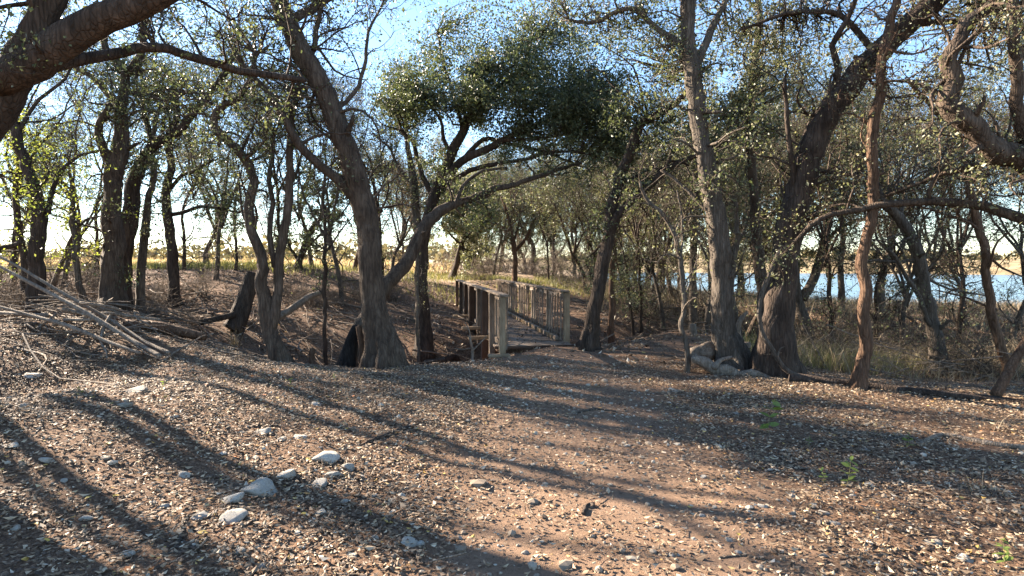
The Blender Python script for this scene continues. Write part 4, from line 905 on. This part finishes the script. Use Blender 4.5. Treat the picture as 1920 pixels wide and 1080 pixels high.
SM = [(30, 990, 26, 18), (160, 970, 30, 18), (240, 1040, 34, 16), (310, 950, 22, 10), (450, 1030, 28, 20), (490, 1060, 26, 24), (560, 1000, 20, 14), (680, 900, 16, 10), (700, 930, 18, 12), (735, 960, 18, 12), (660, 1040, 20, 14), (120, 905, 20, 10), (200, 860, 22, 10), (420, 850, 18, 8), (735, 860, 14, 8), (480, 860, 16, 9), (860, 1010, 18, 12), (905, 970, 14, 10), (40, 760, 24, 9), (330, 780, 18, 8)]
for u, v, w, h in SM: rock(u, v, w, h, ordinal('small pale stone', 'the loose ones left of the path', u + v * .001, [q[0] + q[1] * .001 for q in SM]), 'small stones left of the path')
SR = [(1290, 741, 12, 8), (1380, 775, 14, 8), (1310, 780, 12, 7), (1175, 835, 14, 9), (1320, 895, 16, 11), (1440, 880, 22, 10), (1395, 838, 14, 8), (1515, 865, 18, 10), (1624, 843, 22, 9), (1430, 948, 20, 13), (1485, 963, 18, 12), (1525, 950, 22, 10), (1545, 960, 20, 14), (1370, 1012, 22, 18), (1315, 965, 16, 12), (1545, 1040, 24, 20), (1460, 1035, 22, 12), (1260, 1045, 18, 10), (1270, 1042, 16, 10), (1420, 985, 16, 10), (1565, 980, 20, 14), (1600, 930, 16, 12), (1810, 1048, 36, 16), (1750, 1015, 30, 12), (1630, 1020, 26, 12), (1300, 1010, 14, 10), (1145, 910, 14, 9), (1080, 930, 12, 8), (1000, 872, 14, 8), (1060, 850, 12, 7), (1480, 925, 20, 8), (1230, 990, 14, 9), (1670, 985, 18, 10), (1385, 1035, 16, 10), (1340, 950, 12, 8), (985, 1040, 18, 12), (1140, 1005, 14, 9)]
BANDS = ((0, 880, 'those right of centre under the oaks'), (880, 1000, 'the middle band right of centre'), (1000, 2000, 'those right of centre along the bottom'))
for v0, v1, rows in BANDS:
    sub_ = [q for q in SR if v0 <= q[1] < v1]
    for u, v, w, h in sub_: rock(u, v, w, h, ordinal('small pale stone', rows, u + v * .001, [q[0] + q[1] * .001 for q in sub_]), 'small stones right of the path')

# ------------------------------------------------------------------ leaf litter, gravel, twigs, grass
def scatter(n, d0, d1, xw=.92, dens=None):
    d = np.sqrt(rng.uniform(d0 * d0, d1 * d1, n)); x = rng.uniform(-xw, xw, n) * d
    if dens is not None:
        k = rng.uniform(0, 1, n) < dens(x, d); x, d = x[k], d[k]
    return x, d
def on_deck(x, y):
    r0 = x - BO[0]; r1 = y - BO[1]; a = r0 * BD[0] + r1 * BD[1]; n = r0 * BN[0] + r1 * BN[1]
    return (a > .85) & (a < 10.45) & (n > -.05) & (n < 1.48)
def ldens(x, y):
    p = sstep(1.45, .6, path_d(x, y) + .3 * vnoise(x * 2, y * 2, 21))
    return np.clip((.55 + .9 * vnoise(x * 1.2, y * 1.2, 22) + .6 * vnoise(x * 4, y * 4, 23)) * (1 - .7 * p) + .16 * (1 - .4 * p), 0, 1)
def litter(n, d0, d1, size, tilt=.35):
    x, y = scatter(n, d0, d1, dens=ldens)
    z = np.where(on_deck(x, y), .024, ground_z(x, y)); k = ~on_deck(x, y) | (rng.uniform(0, 1, len(x)) < .3); x, y, z = x[k], y[k], z[k]; M = len(x)
    c = np.c_[x, y, z + rng.uniform(.002, .022, M)]
    th = rng.uniform(0, 6.283, M); a = np.c_[np.cos(th), np.sin(th), rng.normal(0, tilt, M)]; a = nrm(a)
    b = nrm(np.cross(np.c_[rng.normal(0, tilt, (M, 2)), np.ones(M)], a))
    s = np.minimum(size * rng.lognormal(0, .4, M), size * 1.7)[:, None]; nn = np.cross(a, b); cu = rng.uniform(.02, .3, M)[:, None] * s
    w = rng.uniform(.3, .72, M)[:, None]
    V = np.stack([c - a * s * .5 + nn * cu * .6, c + b * s * w * .5, c + a * s * .5 + nn * cu, c - b * s * w * .5], 1).reshape(-1, 3)
    i = np.arange(M) * 4
    return V, np.concatenate([np.c_[i, i + 1, i + 2], np.c_[i, i + 2, i + 3]])
mb = MB(); mb.add(*litter(235000, 2.2, 9.8, .0275, .22)); mb.add(*litter(9000, 2.2, 8, .042, .22)); mb.add(*litter(52000, 9.5, 24, .065, .5))
tag(link('leaf_litter', mb.me('leaf_litter', M_LITTER, False)), 'dry brown fallen leaves covering the woodland floor', 'leaves', kind='stuff')
V0, F0 = ico(1)
def pebbles(n, d0, d1, size):
    x, y = scatter(n, d0, d1, dens=lambda x, y: np.clip(.25 + .75 * sstep(2.6, .5, path_d(x - .25, y)) + .5 * vnoise(x * 1.5, y * 1.5, 31), 0, 1))
    k = ~on_deck(x, y); x, y = x[k], y[k]; M = len(x)
    s = size * rng.lognormal(0, .5, M); S = np.c_[s, s * rng.uniform(.6, 1, M), s * rng.uniform(.4, .75, M)]
    th = rng.uniform(0, 6.283, M); L = V0[None] * S[:, None] * rng.uniform(.75, 1.15, (M, len(V0), 1))
    V = np.empty_like(L); V[..., 0] = L[..., 0] * np.cos(th)[:, None] - L[..., 1] * np.sin(th)[:, None]; V[..., 1] = L[..., 0] * np.sin(th)[:, None] + L[..., 1] * np.cos(th)[:, None]; V[..., 2] = L[..., 2]
    V += np.c_[x, y, ground_z(x, y) + S[:, 2] * .3][:, None]
    return V.reshape(-1, 3), (F0[None] + np.arange(M)[:, None, None] * len(V0)).reshape(-1, 3)
M_PEB = leaf_mat('pebble', [(0, (.15, .11, .08)), (.4, (.28, .22, .165)), (.75, (.36, .3, .235)), (1, (.47, .42, .35))], 0, .9)
mb = MB(); mb.add(*pebbles(9500, 2.2, 10.5, .009)); mb.add(*pebbles(1200, 2.2, 10, .02))
tag(link('gravel', mb.me('gravel', M_PEB, False)), 'small pale pebbles in the path soil', 'gravel', kind='stuff')
def twiglets(n, d0, d1, L, r):
    x, y = scatter(n, d0, d1, dens=lambda x, y: ldens(x, y)); M = len(x)
    th = rng.uniform(0, 6.283, M)
    P = grow(np.c_[x, y, np.zeros(M)], np.c_[np.cos(th), np.sin(th), np.zeros(M)], L * rng.lognormal(0, .5, M), 5, .18, 0)
    P[..., 2] = ground_z(P[..., 0], P[..., 1]) + .012 + np.abs(rng.normal(0, .02, (M, 1)))
    k = ~on_deck(x, y)
    return tubes(P[k], (r * rng.lognormal(0, .4, M)[k])[:, None] * np.linspace(1, .5, 5)[None], 3)
mb = MB(); mb.add(*twiglets(4200, 2.2, 10, .12, .0028)); mb.add(*twiglets(2600, 8.5, 20, .4, .007))
def brush(n, u0, u1, d0, d1, L, r, lift):
    x, y = gx_(n, u0, u1, d0, d1); th = rng.normal(-.5, .7, n) + (rng.uniform(0, 1, n) < .5) * math.pi
    P = grow(np.c_[x, y, np.zeros(n)], np.c_[np.cos(th), np.sin(th) * .7, np.zeros(n)], L * rng.lognormal(0, .4, n), 8, .13, 0)
    P[..., 2] = ground_z(P[..., 0], P[..., 1]) + .02 + np.abs(rng.normal(0, lift, (n, 1))) + rng.normal(0, lift * .8, (n, 1)) * np.linspace(-1, 1, 8)[None]
    return tubes(P, (r * rng.lognormal(0, .4, n))[:, None] * np.linspace(1, .35, 8)[None], 4)
def gx_(n, u0, u1, d0, d1):
    d = np.sqrt(rng.uniform(d0 ** 2, d1 ** 2, n)); return (rng.uniform(u0, u1, n) - 960) / F * d, d
mb.add(*brush(150, -120, 300, 7.8, 10.5, 1.3, .010, .12)); mb.add(*brush(240, 250, 860, 11, 17, 1.1, .012, .1)); mb.add(*brush(120, -50, 420, 11, 16, 1.2, .013, .15)); mb.add(*brush(160, 1060, 1400, 13, 22, 1.1, .012, .12)); mb.add(*brush(220, 1480, 2050, 9, 15, 1.0, .008, .2))
tag(link('twig_litter', mb.me('twig_litter', M_DEAD)), 'thin dead twigs strewn through the litter', 'twigs', kind='stuff')
def blades(x, y, h, w, lean=.35, clump=0):
    M = len(x); z = ground_z(x, y)
    th = rng.uniform(0, 6.283, M); s = np.c_[np.cos(th), np.sin(th), np.zeros(M)]
    ln = nrm(rng.normal(0, 1, (M, 3)) * np.array([1, 1, 0])) * (lean * h * rng.uniform(.2, 1.6, M))[:, None]
    b = np.c_[x, y, z - .01]; hh = np.c_[np.zeros(M), np.zeros(M), h]
    W = (np.broadcast_to(w, (M,)) * .5)[:, None]
    m_ = b + hh * .6 + ln * .35
    V = np.stack([b - s * W, b + s * W, m_ + s * W * .7, m_ - s * W * .7, b + hh + ln], 1).reshape(-1, 3); i = np.arange(M) * 5
    return V, np.c_[i, i + 1, i + 2, i + 3], np.c_[i + 3, i + 2, i + 4]
M_DRY = leaf_mat('dry_grass', [(0, (.10, .07, .045)), (.4, (.19, .14, .092)), (.8, (.29, .225, .15)), (1, (.42, .35, .25))], .15, .7)
M_GRN = leaf_mat('green_grass', [(0, (.09, .09, .035)), (.5, (.19, .185, .07)), (1, (.34, .3, .14))], .3, .6)
def gx_(n, u0, u1, d0, d1):
    d = np.sqrt(rng.uniform(d0 ** 2, d1 ** 2, n)); return (rng.uniform(u0, u1, n) - 960) / F * d, d
mb = MB()
x, y = gx_(20000, 1480, 2150, 9.2, 16); k = rng.uniform(0, 1, len(x)) < .55 + 1.2 * vnoise(x * .9, y * .9, 41); x, y = x[k], y[k]
mb.add(*blades(x, y, rng.uniform(.1, .6, len(x)) * (.6 + .8 * (vnoise(x * 1.2, y * 1.2, 47) + .5)), .007, 1.0))
x, y = gx_(18000, 1380, 2100, 15, 46); mb.add(*blades(x, y, rng.uniform(.15, .7, len(x)), .016, .8))
x, y = gx_(12000, 1100, 1500, 19, 42); mb.add(*blades(x, y, rng.uniform(.15, .55, len(x)), .015, .6))
tag(link('dry_grass', mb.me('dry_grass', M_DRY, False)), 'tall dry tangled grass between the right trees and the lake', 'grass', kind='stuff')
mb = MB()
x, y = gx_(9000, 1380, 1760, 9.4, 15); k = rng.uniform(0, 1, len(x)) < .3 + 1.6 * vnoise(x * 1.1, y * 1.1, 43); x, y = x[k], y[k]; mb.add(*blades(x, y, rng.uniform(.1, .4, len(x)), .012, .6))
x, y = gx_(16000, 480, 1000, 20.5, 30); k = rng.uniform(0, 1, len(x)) < .45 + 1.4 * vnoise(x * .5, y * .5, 44); x, y = x[k], y[k]; mb.add(*blades(x, y, rng.uniform(.08, .28, len(x)), .02, .5))
x, y = gx_(9000, -100, 520, 21, 27); mb.add(*blades(x, y, rng.uniform(.1, .35, len(x)), .02, .5))
x, y = gx_(6000, 1000, 1250, 24, 36); mb.add(*blades(x, y, rng.uniform(.08, .25, len(x)), .02, .5))
tag(link('green_grass', mb.me('green_grass', M_GRN, False)), 'short yellow-green grass on the far bank and by the right trees', 'grass', kind='stuff')
mb = MB(); x, y = gx_(17000, -250, 860, 27, 75); mb.add(*blades(x, y, rng.uniform(.25, .7, len(x)) , .04, .3))
M_FIELD = leaf_mat('field_grass', [(0, (.34, .24, .15)), (.5, (.46, .35, .23)), (1, (.56, .45, .31))], .25, .7)
tag(link('field_grass', mb.me('field_grass', M_FIELD, False)), 'pale tan grass of the open field at left', 'grass', kind='stuff')
# far woods
def far_mass(n, u0, u1, d0, d1, h, s):
    nc = n // 60; x, y = gx_(nc, u0, u1, d0, d1); z = ground_z(x, y, False); hh = h * rng.uniform(.4, 1.1, nc)
    i = np.repeat(np.arange(nc), 60); m = len(i)
    g = rng.normal(0, 1, (m, 3)); g = nrm(g) * rng.uniform(0, 1, (m, 1)) ** .5
    c = np.c_[x[i], y[i], z[i] + hh[i] * .5] + g * np.c_[hh[i] * .6, hh[i] * .6, hh[i] * .5]
    return leaf_quads(c, s, width=.8)
M_FARW = leaf_mat('far_wood', [(0, (.10, .09, .05)), (.5, (.2, .165, .095)), (1, (.32, .25, .15))], .2, .8)
mb = MB(); mb.add(*far_mass(9000, -200, 900, 110, 190, 5.5, 1.0)); mb.add(*far_mass(9000, 1050, 2050, 222, 300, 4.5, 1.5))
tag(link('far_treeline', mb.me('far_treeline', M_FARW, False)), 'distant brown treeline beyond the field and across the lake', 'treeline', kind='stuff')

# ------------------------------------------------------------------ seedlings, weeds, bright fallen leaves
def leafblade(n=1.0):
    V = np.array([(0, 0, 0), (.3, .22, .04), (.65, .2, .06), (1, 0, .0), (.65, -.2, .06), (.3, -.22, .04), (.5, 0, .015)])
    return V, np.array([(0, 1, 6), (1, 2, 6), (2, 3, 6), (3, 4, 6), (4, 5, 6), (5, 0, 6)])
LV, LF = leafblade()
M_SEED = leaf_mat('seedling_leaf', [(0, (.09, .14, .03)), (1, (.2, .26, .07))], .4)
LEAF_ME = mesh('leaf', LV, [LF], M_SEED)
def seedling(u, v, h, n, label, group=None, mat=None):
    p = on_ground(u, v); p[2] = gz(p[0], p[1]); H = h * p[1] / F
    r = empty('seedling', p, label, 'seedling', group)
    A = grow(np.zeros((1, 3)), np.array([[.1, .1, 1]]), np.array([H]), 5, .12, .05)
    V, f = tubes(A, np.full((1, 5), .002) * np.linspace(1, .6, 5), 5); link('stem', mesh('stem', V, [f], M_GRN), r)
    for i in range(n * 2):
        q = A[0][1 + i % 4]; o = link('leaf', LEAF_ME, r, [float(a) for a in q]); s = H * rng.uniform(.2, .45)
        o.scale = (s, s, s); o.rotation_euler = (rng.normal(0, .4), rng.uniform(-.5, .3), i * 2.4 + rng.normal(0, .3))
    return r
seedling(1588, 915, 50, 8, 'bright green seedling in the sun, right of the path')
seedling(1545, 908, 26, 6, 'small dark seedling just left of the bright one')
seedling(1440, 812, 60, 7, 'tall thin green seedling before the thickest oak')
seedling(1700, 842, 34, 7, 'leafy seedling at the tip of the grey fallen branch')
seedling(1516, 838, 22, 5, 'tiny green seedling between path and grey branch')
seedling(1885, 1065, 50, 9, 'dark green weed in the bottom right corner')
seedling(543, 728, 18, 6, 'single bright green sprout on the slope before the gully')
seedling(152, 740, 18, 5, 'dull green sprout high on the left mound')
seedling(305, 732, 16, 5, 'low green sprout beside the thin pale slab')
seedling(625, 712, 12, 4, 'faint sprout near the lip by the tall leaning trunk')
def tuft(u, v, n, h, label, mat, w=.008, d=None):
    p = on_ground(u, v) if d is None else at(u, v, d)
    x = p[0] + rng.normal(0, .06, n); y = p[1] + rng.normal(0, .06, n)
    V = blades(x, y, h * rng.uniform(.5, 1.1, n), w, .7); o = np.array([p[0], p[1], gz(p[0], p[1])])
    return tag(link('grass_tuft', mesh('grass_tuft', V[0] - o, V[1:], mat, False), loc=o), label, 'grass tuft')
tuft(440, 655, 60, .5, 'pale arching grass tuft at the gully lip left of the crooked oak', M_DRY)
tuft(1852, 930, 16, .2, 'dry weed stalks standing in the litter near the right edge', M_DRY, .004)
tuft(1862, 805, 16, .22, 'dry weed stalks before the sunlit propped bough', M_DRY, .004)
def flat_mat(n, c):
    m, nt, b = new_mat(n); q = noise(nt, 60, 4); nt.links.new(ramp(nt, [(.3, tuple(x * .7 for x in c)), (.7, c)], q.outputs[0]).outputs[0], b.inputs['Base Color']); b.inputs['Roughness'].default_value = .6; return m
OR = mesh('fallen_leaf', LV * np.array([1, 1.3, 2.2]), [LF], flat_mat('orange_leaf', (.62, .2, .05)))
YE = mesh('fallen_leaf', LV * np.array([1, 1.3, 2.2]), [LF], flat_mat('yellow_leaf', (.62, .42, .08)))
for me, col, L in ((OR, 'orange', [(240, 708), (282, 746), (300, 747), (390, 726), (120, 704), (470, 710), (545, 875), (300, 706), (290, 1072), (236, 1070), (200, 998), (425, 995), (440, 863), (150, 760), (430, 697), (660, 748), (500, 745), (1275, 850)]),
                   (YE, 'yellow', [(572, 866), (575, 972), (690, 966), (224, 935), (172, 938), (95, 1028), (60, 990), (370, 1010), (372, 1022), (465, 912), (830, 893), (795, 890), (210, 835), (560, 962), (1385, 1010), (305, 700), (300, 750)])):
    for u, v in L:
        p = on_ground(u, v); s = rng.uniform(.035, .06)
        o = link('fallen_leaf', me, loc=(p[0], p[1], gz(p[0], p[1]) + .02)); o.scale = (s, s, s); o.rotation_euler = (rng.normal(0, .3), rng.normal(0, .3), rng.uniform(0, 6.28))
        tag(o, ordinal(f'bright {col} fallen leaf', f'the {col} ones on the litter', u + v * .001, [q[0] + q[1] * .001 for q in L]), 'leaf', f'bright {col} fallen leaves')
print('TRIS', sum(len(m.loops) - 2 * len(m.polygons) for m in bpy.data.meshes), 'OBJ', len(bpy.data.objects))
